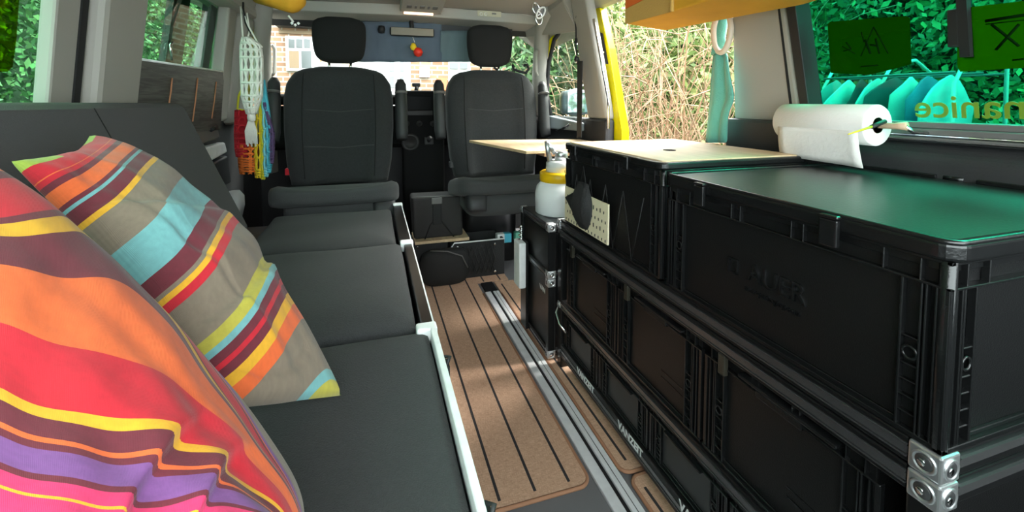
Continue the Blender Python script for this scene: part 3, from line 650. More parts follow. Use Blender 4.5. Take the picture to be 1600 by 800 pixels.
# mirror, air freshener, visors, console
mr = thing('rearview_mirror', 'rear-view mirror hanging below the overhead console', 'mirror')
a, b = P(609, 41, y=2.50), P(679, 58, y=2.50)
MB().box(a.x, b.x, 2.50, 2.525, b.z, a.z).build('mirror_housing', 'rubber', mr, bevel=0.01, seg=3)
fixn(MB().prism([(a.x+0.006, 2.4985, b.z+0.004), (b.x-0.006, 2.4985, b.z+0.004), (b.x-0.006, 2.4985, a.z-0.004), (a.x+0.006, 2.4985, a.z-0.004)], (0, 0.003, 0)).build('mirror_glass', 'mirror', mr))
MB().tube([((a.x+b.x)/2, 2.515, a.z-0.01), ((a.x+b.x)/2-0.005, 2.53, 1.345)], 0.012).build('mirror_arm', 'rubber', mr)
af = thing('hanging_charm', 'red and yellow charm dangling under the rear-view mirror', 'charm'); c = P(652, 78, y=2.46)
MB().tube([P(645, 58, y=2.49), P(648, 66, y=2.46)], 0.0015).build('string', 'cotton', af)
q = MB().lathe(c+Vector((0.004, 0, -0.012)), [(0.0, -0.026), (0.018, -0.02), (0.026, 0), (0.018, 0.02), (0.0, 0.026)], 16); q.build('red_flower', mat('charm_red', (0.8, 0.03, 0.01), 0.5), af)
q = MB().lathe(c+Vector((-0.02, 0.004, 0.016)), [(0.0, -0.02), (0.014, -0.014), (0.018, 0), (0.01, 0.018), (0.0, 0.022)], 14); q.build('yellow_leaf', 'yel', af)
oc = thing('overhead_console', 'pale ceiling console with vents and a lit reading lamp strip', 'console')
a, b = P(624, -6, y=2.36), P(688, 24, y=2.36)
q = MB().prism([(a.x, 2.34, b.z+0.003), (b.x, 2.34, b.z+0.003), (b.x, 2.10, 1.372), (a.x, 2.10, 1.372)], (0, 0.03, 0.028)); fixn(q.build('console_body', 'liner', oc, bevel=0.006))
for k in range(5):
    g = (k+0.5)/5; xx = a.x+(b.x-a.x)*(0.12+0.76*g); wd = 0.012 if k % 2 == 0 else 0.005
    q = MB().prism([(xx-wd, 2.27, b.z+0.003+0.0105), (xx+wd, 2.27, b.z+0.003+0.0105), (xx+wd, 2.235, b.z+0.003+0.0165), (xx-wd, 2.235, b.z+0.003+0.0165)], (0, 0, -0.005)); fixn(q.build('vent_slot', 'greytrim', oc))
MB().box(a.x+0.02, b.x-0.04, 2.337, 2.35, b.z-0.006, b.z+0.005).build('lamp_strip', mat('warm_lamp', (1, 0.8, 0.6), 0.4, emis=(1, 0.62, 0.38, 0.9)), oc)
wt = thing('warning_sticker', 'small pale sticker on the right of the windscreen header', 'sticker')
a, b = P(746, 16, y=2.397), P(783, 27, y=2.397); MB().box(a.x, b.x, 2.396, 2.399, b.z, a.z).build('label_sheet', mat('pale_yellow_label', (0.5, 0.46, 0.33), 0.6), wt)
for u in (752, 759): c = P(u, 22, y=2.395); MB().tube([c+Vector((0.008*math.cos(g), 0, 0.008*math.sin(g))) for g in np.linspace(0, 6.28, 13)[:-1]], 0.0015, 5, closed=True).build('symbol', 'white', wt)
c = P(772, 21.5, y=2.395); MB().box(c.x-0.012, c.x+0.012, 2.394, 2.396, c.z-0.004, c.z+0.004).build('text_line', 'greytrim', wt)
# blue-grey windscreen shade
vs_ = thing('windscreen_shade', 'blue-grey cloth shade hanging across the upper windscreen', 'shade')
def sheet(u0, u1, v0, v1, y, m, parent, name, amp=0.006, th=0.004, n=30):
    g = MB(); vs = []; fs = []
    for i in range(n+1):
        for j in range(9):
            u = u0+(u1-u0)*i/n; v = v0+(v1-v0)*j/8; p = P(u, v, y=y); vs.append(p+Vector((0, amp*math.sin(i*0.9+j*0.35)+0.3*amp*math.sin(i*2.3-j), 0)))
    for i in range(n):
        for j in range(8): fs.append((i*9+j, (i+1)*9+j, (i+1)*9+j+1, i*9+j+1))
    g.add(vs, fs, True); o = g.build(name, m, parent); s_ = o.modifiers.new('solid', 'SOLIDIFY'); s_.thickness = th; return o
sheet(548, 690, 34, 97, 2.56, 'shade', vs_, 'cloth_panel')
sheet(688, 745, 48, 97, 2.555, mat('slate_cloth', (0.13, 0.18, 0.20), 0.8), vs_, 'cloth_panel', 0.002)
sheet(560, 800, 30, 50, 2.57, 'dark', vs_, 'dark_top_band', 0.002)
MB().lathe(P(596, 46, y=2.53), [(0.0, -0.022), (0.016, -0.018), (0.02, 0), (0.016, 0.018), (0, 0.022)], 16).build('toggle', 'rubber', vs_)

# ================================================================ STORAGE BOX BETWEEN SEATS
ZS = 0.20
sb = thing('storage_box', 'low black box with a wooden top edge, across the end of the mat', 'box')
y0 = 2.12; a, b = P(640, 440, z=0.0), P(745, 436, z=0)
x0, x1, x2 = 0.02, 0.335, 0.62
MB().box(x0, x1, y0, y0+0.17, 0.009, ZS).build('box_body', 'nylon', sb, bevel=0.006)
q = MB().box(P(648, 380, y=y0).x, P(733, 378, y=y0).x, y0-0.006, y0+0.17, ZS, ZS+0.014); q.build('wooden_top', 'ply', sb, bevel=0.002)
MB().lathe((P(652, 386, y=y0).x, y0-0.001, 0.187), [(0.006, 0), (0.005, -0.004), (0, -0.004)], 12, 'y').build('snap', 'chrome', sb)
bg_ = thing('pouch_bag', 'bulging black zip pouch standing on the mat before the low box', 'bag')
rings = []
for k in range(16):
    g = k/15; c = P(655+80*g, 412, y=2.07); hw = 0.088*(1-abs(2*g-1)**4)**0.4+0.004
    rings.append([Vector((c.x, 2.07-0.035*(1-abs(2*g-1)**3)*max(0, math.cos(t_))+0.04*abs(math.sin(t_))*0+0.02*(math.cos(t_) < 0), 0.098+hw*math.copysign(abs(math.sin(t_))**0.6, math.sin(t_))*(0.92 if math.sin(t_) > 0 else 1.0))) for t_ in np.linspace(0, 2*math.pi, 24, endpoint=False)])
bo = MB().loft(rings); bo.build('pouch', 'nylon', bg_)
MB().tube([P(672, 392, y=2.045), P(700, 393, y=2.03), P(722, 400, y=2.035), P(731, 418, y=2.05)], 0.003).build('zip', 'greytrim', bg_)
cb = thing('cooler_bag', 'upright black fabric bag with a buckled strap on the wooden box top', 'bag')
a, b, c, d = P(647, 377, y=2.15), P(724, 376, y=2.15), P(722, 305, y=2.15), P(643, 309, y=2.15)
zt = ZS+0.0145
q = MB().prism([(a.x, 2.15, zt), (b.x, 2.15, zt), (c.x, 2.15, c.z), (d.x, 2.15, d.z)], (0, 0.13, 0)); fixn(q.build('bag_body', 'nylon2', cb, bevel=0.014, seg=4))
MB().tube([(d.x, 2.148, d.z), (c.x, 2.148, c.z)], 0.004).build('top_piping', 'greytrim', cb)
a, b = P(676, 308, y=2.145), P(690, 350, y=2.145); MB().box(a.x, b.x, 2.142, 2.150, b.z, a.z).build('strap', 'nylon', cb, bevel=0.002)
a, b = P(674, 309, y=2.143), P(691, 318, y=2.143); bu = MB().box(a.x, b.x, 2.136, 2.143, b.z, a.z).build('buckle', 'greytrim', cb, bevel=0.004)
MB().tube([P(664, 374, y=2.148), P(672, 352, y=2.147), P(683, 340, y=2.147), P(696, 352, y=2.147), P(712, 374, y=2.148)], 0.003).build('webbing', 'nylon', cb)
nb = thing('mesh_box', 'open black crate with a net front and pale rim under the right seat', 'crate')
q = MB(); q.box(x1+0.012, x2, y0-0.005, y0+0.008, 0.009, ZS-0.012); q.box(x1+0.012, x2, y0+0.008, y0+0.16, 0.009, 0.02); q.box(x1+0.012, x1+0.02, y0, y0+0.16, 0.009, ZS-0.01); q.box(x2-0.01, x2, y0, y0+0.16, 0.009, ZS-0.01); q.box(x1+0.012, x2, y0+0.15, y0+0.16, 0.009, ZS-0.01)
q.build('crate_body', 'nylon', nb)
MB().tube([(x1+0.014, y0-0.008, 0.02), (x1+0.014, y0-0.008, ZS-0.03), (x1+0.03, y0-0.008, ZS-0.008), (x2, y0-0.008, ZS-0.008)], 0.004).build('pale_rim', 'alu_mat', nb)
MB().box(x1+0.022, x2-0.012, y0+0.010, y0+0.148, 0.021, 0.15).build('dark_contents', 'nylon', nb); nt = MB(); xs = np.linspace(x1+0.05, x2-0.05, 9)
for i in range(8):
    nt.tube([(xs[i], y0-0.009, 0.03), (xs[min(8, i+1)], y0-0.011, 0.10), (xs[i], y0-0.009, ZS-0.03)], 0.0025, 5)
    nt.tube([(xs[i+1], y0-0.009, 0.03), (xs[i], y0-0.011, 0.10), (xs[i+1], y0-0.009, ZS-0.03)], 0.0025, 5)
nt.build('net', 'nylon2', nb)
for x in (x1+0.045, x2-0.05):
    for z in (0.03, ZS-0.03): MB().lathe((x, y0-0.008, z), [(0.0075, 0), (0.006, -0.005), (0, -0.005)], 12, 'y').build('stud', 'chrome', nb)
for (u, v, m_, nm, lb) in ((772, 362, 'blue', 'cleaning_sponge', 'blue item lying in the net-fronted crate'), (762, 365, 'white', 'paper_tag', 'small white tag lying in the net-fronted crate'), (790, 357, 'leafG', 'green_packet', 'small green packet lying in the net-fronted crate')):
    if m_ == 'leafG': M['leafG'] = mat('green_packet', (0.12, 0.42, 0.3), 0.5)
    c = P(u+18, v, y=2.20); o = MB().box(c.x-0.022, c.x+0.022, 2.16, 2.20, 0.151, 0.20).build(nm, m_, bevel=0.006, seg=3); tag(o, lb, 'packet')

# ================================================================ WOODEN TABLE
tb_ = thing('folding_table', 'light plywood table top standing in front of the right seat', 'table')
ZT = 0.695
t1, t2_, t3_ = P(733, 219, z=ZT), P(822, 236, z=ZT), P(950, 213, z=ZT)
t4 = t2_+(t3_-t1); t4.z = ZT
q = MB().prism([t1, t2_, Vector((min(t4.x, 1.0), t2_.y+0.02, ZT)), Vector((0.99, 2.02, ZT))], (0, 0, -0.012)); fixn(q.build('table_top', 'ply', tb_, bevel=0.002))
MB().box(0.64, 0.96, 1.62, 1.72, ZT-0.03, ZT-0.013).build('under_board', 'ply_edge', tb_, bevel=0.002)
for x, y in ((0.86, 1.85), (0.96, 1.85)): MB().tube([(x, y, 0.009), (x, y, ZT-0.03)], 0.014, 12).build('leg', 'frame', tb_)

# ================================================================ CRATES
def fboxer(m, side, x0, y0, L):
    if side == 'F':
        return lambda a0, a1, z0, z1, d0, d1: m.box(x0-d1, x0-d0, y0+a0, y0+a1, z0, z1)
    return lambda a0, a1, z0, z1, d0, d1: m.box(x0+a0, x0+a1, y0-d1, y0-d0, z0, z1)
def side_ribs(m, side, x0, y0, L, z0, z1, dd=0.013, cells=4, ring=True, band=0.15, k=1.0):
    fb = fboxer(m, side, x0, y0, L); h = z1-z0; zb = z1-h*band
    # corner columns
    for mir in (0, 1):
        def A(a, b): return (a, b) if not mir else (L-b, L-a)
        for a, t in ((0.0, 0.007), (0.017*k, 0.0025), (0.030*k, 0.0025), (0.036*k, 0.0025), (0.062*k, 0.003)):
            p = A(a, a+t); fb(p[0], p[1], z0, zb+0.002, 0, dd)
        p = A(0.007, 0.017*k); fb(p[0], p[1], z0, zb, 0, dd*0.45)
        for c in range(cells+1):
            zz = z0+(zb-z0)*(0.02+0.105*c); p = A(0.036*k, 0.063*k); fb(p[0], p[1], zz, zz+0.0022, 0, dd*0.85)
        zz = z0+(zb-z0)*0.62; p = A(0.036*k, 0.063*k); fb(p[0], p[1], zz, zz+0.0022, 0, dd*0.85)
        if ring:
            ca = 0.5*sum(A(0.038*k, 0.062*k)); zc = z0+(zb-z0)*0.53
            r = 0.010*k; pts = []
            for g in np.linspace(0, 2*math.pi, 14)[:-1]:
                aa, zz = ca+r*math.cos(g), zc+r*math.sin(g)
                pts.append((x0-dd*0.8, y0+aa, zz) if side == 'F' else (x0+aa, y0-dd*0.8, zz))
            m.tube(pts, 0.0018, 6, closed=True)
        # slanting step of the band ledge near the corners
    # ledges
    fb(0, L, zb, zb+0.003, 0, dd+0.001); fb(0, L, z0, z0+0.006, 0, dd+0.001); fb(0, L, z1-0.004, z1, 0, dd+0.001)
    fb(0.063*k, L-0.063*k, z0+0.006, z0+0.011, 0, dd*0.5)
    fb(0.0, L, zb+h*band*0.55, z1-0.004, 0, dd*0.25)
    for fr in (0.06, 0.14, 0.36, 0.40, 0.60, 0.64, 0.86, 0.94): fb(L*fr, L*fr+0.0022, zb, z1, 0, dd)
def crate(name, label, x0, y0, z0, W_, D_, Hh, near=True, k=1.0, group=None, cat='crate', pm='plastic_panel'):
    "front face at x0 (faces the aisle), near end at y0"
    t = thing(name, label, cat, (0, 0, 0), group); dd = 0.013*k
    core = MB().box(x0+dd, x0+D_-dd, y0+dd, y0+W_-dd, z0+0.002, z0+Hh); core.build('crate_body', pm, t, bevel=0.002)
    r = MB(); side_ribs(r, 'F', x0+dd, y0, W_, z0, z0+Hh, dd-0.001, k=k)
    r.build('front_ribs', 'plastic', t, bevel=0.0007, seg=1)
    if near:
        r = MB(); side_ribs(r, 'N', x0, y0+dd, D_, z0, z0+Hh, dd-0.001, k=k); r.tube([(x0+0.007, y0+0.007, z0+0.003), (x0+0.007, y0+0.007, z0+Hh)], 0.0075, 14); r.build('end_ribs', 'plastic', t, bevel=0.0007, seg=1)
    return t
KX = 0.5725
# big lidded crate
BZ = 0.502; bc = crate('lidded_crate', 'large black lidded crate with raised lettering, nearest on top of the frame', KX, 0.293, BZ, 0.468, 0.465, 0.211, True, k=0.72)
lz = BZ+0.211
lm = rrect(KX-0.006, KX+0.471, 0.287, 0.766, 0.022, lz, lz+0.020, n=6); lid = fixn(lm.build('lid', 'plastic', bc, bevel=0.004, seg=3))
fixn(rrect(KX+0.008, KX+0.457, 0.301, 0.752, 0.016, lz+0.0165, lz+0.0212).build('lid_panel', 'lid', lid))
rim = MB(); pts = []
for cx, cy, a0 in ((KX+0.014, 0.307, 180), (KX+0.451, 0.307, 270), (KX+0.451, 0.748, 0), (KX+0.014, 0.748, 90)):
    for g in range(7): an = math.radians(a0+15*g); pts.append((cx+0.016*math.cos(an), cy+0.016*math.sin(an), lz+0.0205))
rim.tube(pts, 0.0035, 8, closed=True).build('lid_rim', 'plastic', lid)
for yy in (0.405, 0.645):
    q = MB(); q.box(KX-0.014, KX-0.006, yy, yy+0.024, lz-0.020, lz+0.016); q.box(KX-0.014, KX+0.006, yy, yy+0.024, lz+0.0165, lz+0.0215); lab(q.build('latch', 'plastic', bc, bevel=0.002), 'dark front clip over the lid edge')
for yy in (0.36, 0.52, 0.70): MB().tube([(KX+0.462, yy, lz+0.024), (KX+0.462, yy+0.03, lz+0.024)], 0.006, 8).build('hinge', 'plastic', bc)
for (s_, e_) in ((0.30, 0.50), (0.54, 0.75)): MB().box(KX+0.452, KX+0.462, s_+0.02, e_, lz+0.020, lz+0.029).build('rear_lip', 'plastic', bc, bevel=0.002)
text_obj('raised_letters', 'AUER', 'plastic', bc, (KX+0.0090, 0.562, 0.582), (0, -1, 0), (0, 0, 1), 0.042, 0.0030)
text_obj('raised_small_print', 'auer-packaging.com', 'plastic', bc, (KX+0.0090, 0.566, 0.569), (0, -1, 0), (0, 0, 1), 0.0125, 0.0024)
lg = MB()
for (ya, yb, za, zb_) in ((0.604, 0.600, 0.590, 0.612), (0.586, 0.582, 0.590, 0.612), (0.604, 0.582, 0.612, 0.615), (0.604, 0.582, 0.589, 0.592)): lg.box(KX+0.0062, KX+0.0100, ya, yb, za, zb_)
lg.build('raised_logo', 'plastic', bc)
# small crate with wooden lid
wc = crate('wooden_lid_crate', 'black crate with light plywood lid and mask hung on its front', KX, 0.778, BZ, 0.490, 0.40, 0.236, True, k=0.66)
wz = BZ+0.236
fixn(rrect(KX-0.004, KX+0.404, 0.778, 1.274, 0.018, wz, wz+0.016).build('lid_rim', 'plastic', wc, bevel=0.004))
lidw = fixn(rrect(KX+0.010, KX+0.392, 0.790, 1.262, 0.012, wz+0.012, wz+0.0185).build('wooden_lid', 'ply', wc, bevel=0.001))
c = P(1046, 234.5, z=wz+0.019); MB().lathe((c.x, c.y, wz+0.0186), [(0.016, 0), (0.016, 0.0012), (0.0, 0.0012)], 20).build('finger_hole', 'seam', lidw)
for yy in (0.90, 1.18): MB().box(KX-0.010, KX-0.004, yy, yy+0.020, wz-0.016, wz+0.014).build('latch', 'plastic', wc, bevel=0.002)
cn = MB()
for i in range(5):
    ya = 0.84+0.085*i
    cn.tube([(KX-0.003, ya, BZ+0.165), (KX-0.004, ya+0.043, BZ+0.01), (KX-0.003, ya+0.085, BZ+0.165)], 0.0013, 5)
cn.build('elastic_net', 'nylon', wc)
pc = thing('patterned_card', 'cream card with small dark marks tucked behind the black mask', 'card')
MB().box(KX-0.011, KX-0.006, 0.982, 1.247, BZ+0.014, 0.622).build('card_sheet', 'print', pc, bevel=0.0015)
mk = MB()
for i in range(14):
    for j in range(4):
        y = 0.992+i*0.0185+(j % 2)*0.009; z = BZ+0.018+j*0.024
        if y < 1.24: mk.box(KX-0.0118, KX-0.011, y, y+0.0035, z, z+0.007+0.004*((i*j) % 2))
mk.build('card_marks', 'seam', pc)
ms = thing('face_mask', 'black cloth face mask hanging over the cream card', 'mask')
rings = []
for k in range(14):
    g = k/13; z = 0.527+0.128*g; hw = 0.052*math.sin(math.pi*(0.12+0.76*g))**0.7; bl = 0.030*math.sin(math.pi*(0.1+0.8*g))
    rings.append([Vector((KX-0.0125-(bl*max(0, math.cos(t_))**1.0+0.002*math.sin(6*t_)*(g > 0.1)), 1.115+hw*math.sin(t_), z)) for t_ in np.linspace(-math.pi/2, math.pi/2, 14)]+[Vector((KX-0.0125, 1.115+hw, z)), Vector((KX-0.0125, 1.115-hw, z))])
fixn(MB().loft(rings).build('mask_cloth', 'nylon', ms))
fixn(MB().prism([(KX-0.0125, 1.16, 0.622), (KX-0.0125, 1.232, 0.590), (KX-0.0125, 1.16, 0.545)], (-0.006, 0, 0)).build('mask_fold', 'nylon', ms, bevel=0.002))
MB().tube([(KX-0.014, 1.10, 0.655), (KX-0.014, 1.115, 0.70), (KX-0.014, 1.13, 0.655)], 0.0016, 5).build('ear_loop', 'nylon', ms)

# ================================================================ KITCHEN FRAME
KD = 1.03
kf = thing('rack_frame', 'black aluminium profile rack holding the crate drawers along the right wall', 'rack')
def rail(x0, x1, y0, y1, z0, z1, ax, parent, name='rail', grooves=1):
    m = MB(); m.box(x0, x1, y0, y1, z0, z1); o = m.build(name, 'frame', parent, bevel=0.002)
    g = MB()
    for i in range(grooves):
        zz = z0+(z1-z0)*(i+0.5)/grooves
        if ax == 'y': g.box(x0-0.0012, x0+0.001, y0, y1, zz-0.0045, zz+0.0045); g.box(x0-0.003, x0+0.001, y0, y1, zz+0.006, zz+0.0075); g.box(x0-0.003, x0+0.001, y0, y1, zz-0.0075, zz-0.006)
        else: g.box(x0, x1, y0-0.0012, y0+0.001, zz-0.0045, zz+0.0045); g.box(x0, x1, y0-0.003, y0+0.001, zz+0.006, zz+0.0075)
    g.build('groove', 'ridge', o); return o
KY0, KY1 = 0.294, 1.325; ZK = 0.501
rail(KX, KX+0.03, KY0+0.03, KY1-0.02, ZK-0.030, ZK, 'y', kf); rail(KX, KX+0.03, KY0+0.03, KY1-0.02, ZK-0.062, ZK-0.032, 'y', kf)
rail(KX+0.03, KD, KY0, KY0+0.03, ZK-0.030, ZK, 'x', kf); rail(KX+0.03, KD, KY0, KY0+0.03, ZK-0.062, ZK-0.032, 'x', kf)
rail(KX+0.03, KD, KY0, KY0+0.03, 0.205, 0.235, 'x', kf); rail(KX+0.03, KD, KY0, KY0+0.03, 0.03, 0.06, 'x', kf)
rail(KX, KX+0.03, KY0+0.03, KY1-0.03, 0.205, 0.235, 'y', kf); rail(KX, KX+0.03, KY0+0.03, KY1-0.03, 0.045, 0.088, 'y', kf)
for x in (KX, KD-0.03):
    for y in (KY0, KY1-0.03): MB().box(x, x+0.03, y, y+0.03, 0.0, ZK-0.063 if y < 1 else ZK-0.03).build('post', 'frame', kf, bevel=0.003)
pn = MB(); pn.box(KX+0.03, KD-0.03, KY0+0.008, KY0+0.014, 0.235, ZK-0.062); pn.box(KX+0.03, KD-0.03, KY0+0.008, KY0+0.014, 0.06, 0.205); pn.build('end_panel', 'plastic_panel', kf)
tpn = MB(); tpn.box(KX+0.03, KD-0.03, KY0+0.03, KY1-0.03, ZK-0.012, ZK-0.004); tpn.build('top_panel', 'frame', kf)
def block(x, y, z, parent, s=0.031, name='corner_block'):
    m = MB().box(x, x+s, y, y+s, z, z+s); o = m.build(name, 'alu', parent, bevel=0.0025)
    cx, cy, cz = x, y+s/2, z+s/2
    def dish(axis, c, r, nm):
        prof = [(r*1.05, -0.0008), (r, -0.0022), (r*0.86, 0.0002), (0.0, 0.0003)]
        pr = [(a, -b if False else b) for a, b in prof]
        return MB().lathe(c, [(r*1.15, 0.0), (r*1.08, -0.0016), (r*0.92, -0.0016), (r*0.85, -0.0004), (0.0, -0.0003)], 24, axis).build(nm, 'alu', o)
    for ax, c in (('x', (x, y+s/2, z+s/2)), ('y', (x+s/2, y, z+s/2))):
        dish(ax, c, s*0.34, 'ring')
        MB().lathe(c, [(s*0.27, -0.0006), (s*0.26, -0.0010), (0.0, -0.0010)], 20, ax).build('screw_hole', 'alu_dark', o)
        cc = Vector(c)+(Vector((0, 0.002, -0.001)) if ax == 'x' else Vector((-0.002, 0, -0.001)))
        MB().lathe(cc, [(s*0.13, -0.0011), (s*0.12, -0.0020), (0.0, -0.0020)], 16, ax).build('screw_head', 'chrome', o)
    return o
block(KX-0.003, KY0-0.003, ZK-0.031, kf, 0.0315); block(KX-0.003, KY0-0.003, ZK-0.064, kf, 0.0315)
block(KX-0.003, KY1-0.026, ZK-0.031, kf, 0.028); block(KX-0.003, KY1-0.026, 0.206, kf, 0.020)
# drawer crates
mid = [(0.352, 'nearest'), (0.658, 'middle'), (0.964, 'far')]
LBL = {0: 'tall black drawer crate at the near end of the middle row', 1: 'tall black drawer crate in the centre of the middle row', 2: 'tall black drawer crate at the far end of the middle row'}
for i, (y, _) in enumerate(mid):
    t = crate('drawer_crate', LBL[i], KX+0.004, y, 0.237, 0.298, 0.43, 0.208, False, k=0.72, group='tall drawer crates in the rack')
    q = MB(); q.box(KX-0.003, KX+0.007, y+0.298-0.055, y+0.298-0.040, 0.405, 0.442); lab(q.build('latch', mat('olive_black_clip', (0.03, 0.027, 0.02), 0.3), t, bevel=0.002), 'small clip')
    q = MB(); q.box(KX-0.002, KX+0.016, y+0.05, y+0.215, 0.424, 0.430); q.box(KX-0.001, KX+0.016, y+0.10, y+0.18, 0.412, 0.424); q.build('handle_ledge', 'plastic', t, bevel=0.002)
    lg = MB(); 
    for a_, b_ in ((0.06, 0.13), ): lg.box(KX+0.0122, KX+0.014, y+a_, y+b_, 0.285, 0.287); lg.box(KX+0.0122, KX+0.014, y+a_, y+b_, 0.300, 0.302)
    lg.build('raised_mark', 'plastic', t)
LB2 = ['low black drawer crate nearest the camera in the bottom row', 'low black drawer crate second from the near end of the bottom row', 'low black drawer crate third from the near end of the bottom row', 'low black drawer crate at the far end of the bottom row']
for i in range(4):
    y = 0.355+0.235*i
    t = crate('drawer_crate', LB2[i], KX+0.006, y, 0.089, 0.228, 0.42, 0.112, False, k=0.62, group='low drawer crates in the rack', pm='plastic_low')
    MB().box(KX, KX+0.014, y+0.06, y+0.17, 0.182, 0.187).build('handle_ledge', 'plastic', t, bevel=0.001)
for i, y in enumerate((0.70, 0.932, 1.165)):
    text_obj('rail_lettering', 'VANZEIT', 'white', kf, (KX-0.0035, y, 0.0655), (0, -1, 0), (0, 0, 1), 0.026, 0.0004, bold=0.0007)

# ================================================================ SIDE STAND
SX, SY0, SY1 = 0.548, 1.345, 1.64; SZ = 0.474
ss = thing('side_stand', 'narrow black profile stand with silver corner cubes at the rack end', 'stand')
for x in (SX, SX+0.30):
    for y in (SY0, SY1-0.026): MB().box(x, x+0.026, y, y+0.026, 0.02, SZ-0.026).build('post', 'frame', ss, bevel=0.003)
for z in (SZ-0.026, 0.285, 0.02):
    rail(SX, SX+0.026, SY0+0.026, SY1-0.026, z, z+0.026, 'y', ss); rail(SX+0.026, SX+0.30, SY0, SY0+0.026, z, z+0.026, 'x', ss)
for z in (SZ-0.027, 0.287, 0.259, 0.012):
    block(SX-0.001, SY0-0.001, z, ss, 0.0275)
block(SX-0.001, SY1-0.026, SZ-0.027, ss, 0.026)
MB().box(SX+0.006, SX+0.32, SY0+0.006, SY1-0.004, 0.045, 0.44).build('inner_box', 'plastic_panel', ss, bevel=0.003)
MB().box(SX+0.02, SX+0.32, SY0+0.01, SY1-0.01, 0.448, 0.470).build('shelf', 'frame', ss, bevel=0.003)
text_obj('side_lettering', 'VAN', 'white', ss, (SX-0.0002+0.0055, 1.44, 0.215), (0, -1, 0), (0, 0, 1), 0.026, 0.0004)
sp_ = thing('aluminium_panel', 'pale aluminium plate hanging on the aisle side of the stand', 'panel')
MB().box(SX-0.040, SX-0.012, 1.535, 1.605, 0.18, 0.355).build('plate', 'alu_mat', sp_, bevel=0.006); MB().box(SX-0.012, SX-0.001, 1.54, 1.60, 0.02, 0.355).build('backing', 'frame', sp_, bevel=0.002)
for k in range(7): MB().tube([(SX-0.030+0.006*(k % 2), 1.57, 0.360+0.008*k), (SX-0.020, 1.56, 0.365+0.008*k)], 0.004, 6).build('chain_link', 'chrome', sp_)
hk = MB().tube([(KX-0.006, 1.30, 0.215), (KX-0.02, 1.29, 0.20), (KX-0.016, 1.27, 0.17), (KX-0.006, 1.24, 0.155)], 0.0035, 8); tag(hk.build('hook_latch', 'chrome'), 'little chrome hook at the far end of the rack', 'hook')

# ================================================================ JUG WITH TAP
jg = thing('pump_jug', 'white plastic jug with a yellow collar and chrome spout on the stand', 'jug', (0.652, 1.50, 0.471))
MB().lathe((0, 0, 0), [(0.0, 0), (0.082, 0), (0.088, 0.006), (0.089, 0.075), (0.083, 0.10), (0.070, 0.116), (0.066, 0.122), (0.0, 0.122)], 40).build('jug_body', mat('translucent_white', (0.80, 0.82, 0.82), 0.35), jg)
MB().lathe((0, 0, 0.118), [(0.0, 0), (0.068, 0), (0.072, 0.004), (0.072, 0.032), (0.066, 0.037), (0, 0.037)], 36).build('collar', 'yellow', jg)
MB().lathe((0, 0, 0.154), [(0.0, 0), (0.050, 0), (0.048, 0.034), (0.040, 0.042), (0, 0.042)], 30).build('neck', 'white', jg)
MB().lathe((0.006, -0.005, 0.194), [(0.0, 0), (0.024, 0), (0.024, 0.032), (0.020, 0.036), (0, 0.036)], 24).build('pump_cap', 'alu', jg)
MB().tube([(-0.036, 0.0, 0.190), (-0.046, 0.0, 0.235), (-0.052, 0.0, 0.268)], [0.010, 0.009, 0.008], 12).build('spout', 'alu', jg)
MB().tube([(-0.050, 0.0, 0.262), (-0.036, -0.006, 0.244), (-0.022, -0.008, 0.222)], 0.008, 10).build('handle', 'alu', jg)

# ================================================================ KITCHEN PAPER
kp = thing('paper_roll', 'kitchen paper roll on a wooden dowel before the right rear window', 'paper roll')
e0, e1 = P(1226, 190, x=0.985), P(1372, 192, x=0.985); ya, yb = e1.y, e0.y; zc = 0.5*(e0.z+e1.z)-0.002; R = 0.043; rx = 0.985
MB().lathe((rx, ya, zc), [(0.016, 0.0), (R-0.002, 0.0), (R, 0.003), (R, yb-ya-0.004), (R-0.004, yb-ya), (0.016, yb-ya), (0.016, 0.0)], 48, 'y').build('paper', 'paper', kp)
MB().lathe((rx, ya-0.0005, zc), [(0.0165, 0.0), (0.0165, 0.1), (0.0135, 0.1), (0.0135, 0.0), (0.0165, 0.0)], 28, 'y').build('core', 'card', kp)
MB().lathe((rx, ya+0.012, zc), [(0.0, 0), (0.0135, 0), (0, 0.001)], 20, 'y').build('core_end', 'card', kp)
sh = MB(); vs = []; fs = []
for i in range(11):
    for j in range(7):
        g = j/6; y = ya+0.012+(yb-ya-0.03)*i/10; vs.append((rx-R+0.0015+0.010*g*g+0.002*math.sin(i*0.8)*g, y-0.008*g*(1 if i < 5 else -0.3), zc-0.010-0.078*g+0.006*(i/10)*g))
for i in range(10):
    for j in range(6): fs.append((i*7+j, (i+1)*7+j, (i+1)*7+j+1, i*7+j+1))
sh.add(vs, fs, True); o = sh.build('loose_sheet', 'paper', kp); m_ = o.modifiers.new('s', 'SOLIDIFY'); m_.thickness = 0.0012
MB().tube([(rx, ya+0.02, zc), (rx+0.004, ya-0.028, zc), (rx+0.006, ya-0.048, zc+0.001)], [0.0065, 0.0065, 0.0085], 12).build('dowel', 'wood', kp)
MB().tube([(rx, yb-0.01, zc-0.006), (rx, yb+0.012, zc-0.008)], 0.004, 8).build('pin', 'chrome', kp)
MB().tube([(rx+0.006, ya-0.045, zc), (rx+0.03, ya-0.045, zc-0.012), (1.072, ya-0.045, zc-0.015)], 0.004, 8).build('bracket', 'chrome', kp)
MB().tube([(rx, yb+0.010, zc-0.008), (rx+0.02, yb+0.012, zc-0.010), (1.045, yb+0.012, zc-0.02)], 0.004, 8).build('bracket', 'chrome', kp)
tg = thing('gas_lighter', 'black and yellow lighter poking out of the paper roll core', 'lighter')
a = P(1382, 190, d=0.86); b = P(1362, 198, d=0.83); c = P(1325, 210, d=0.80)
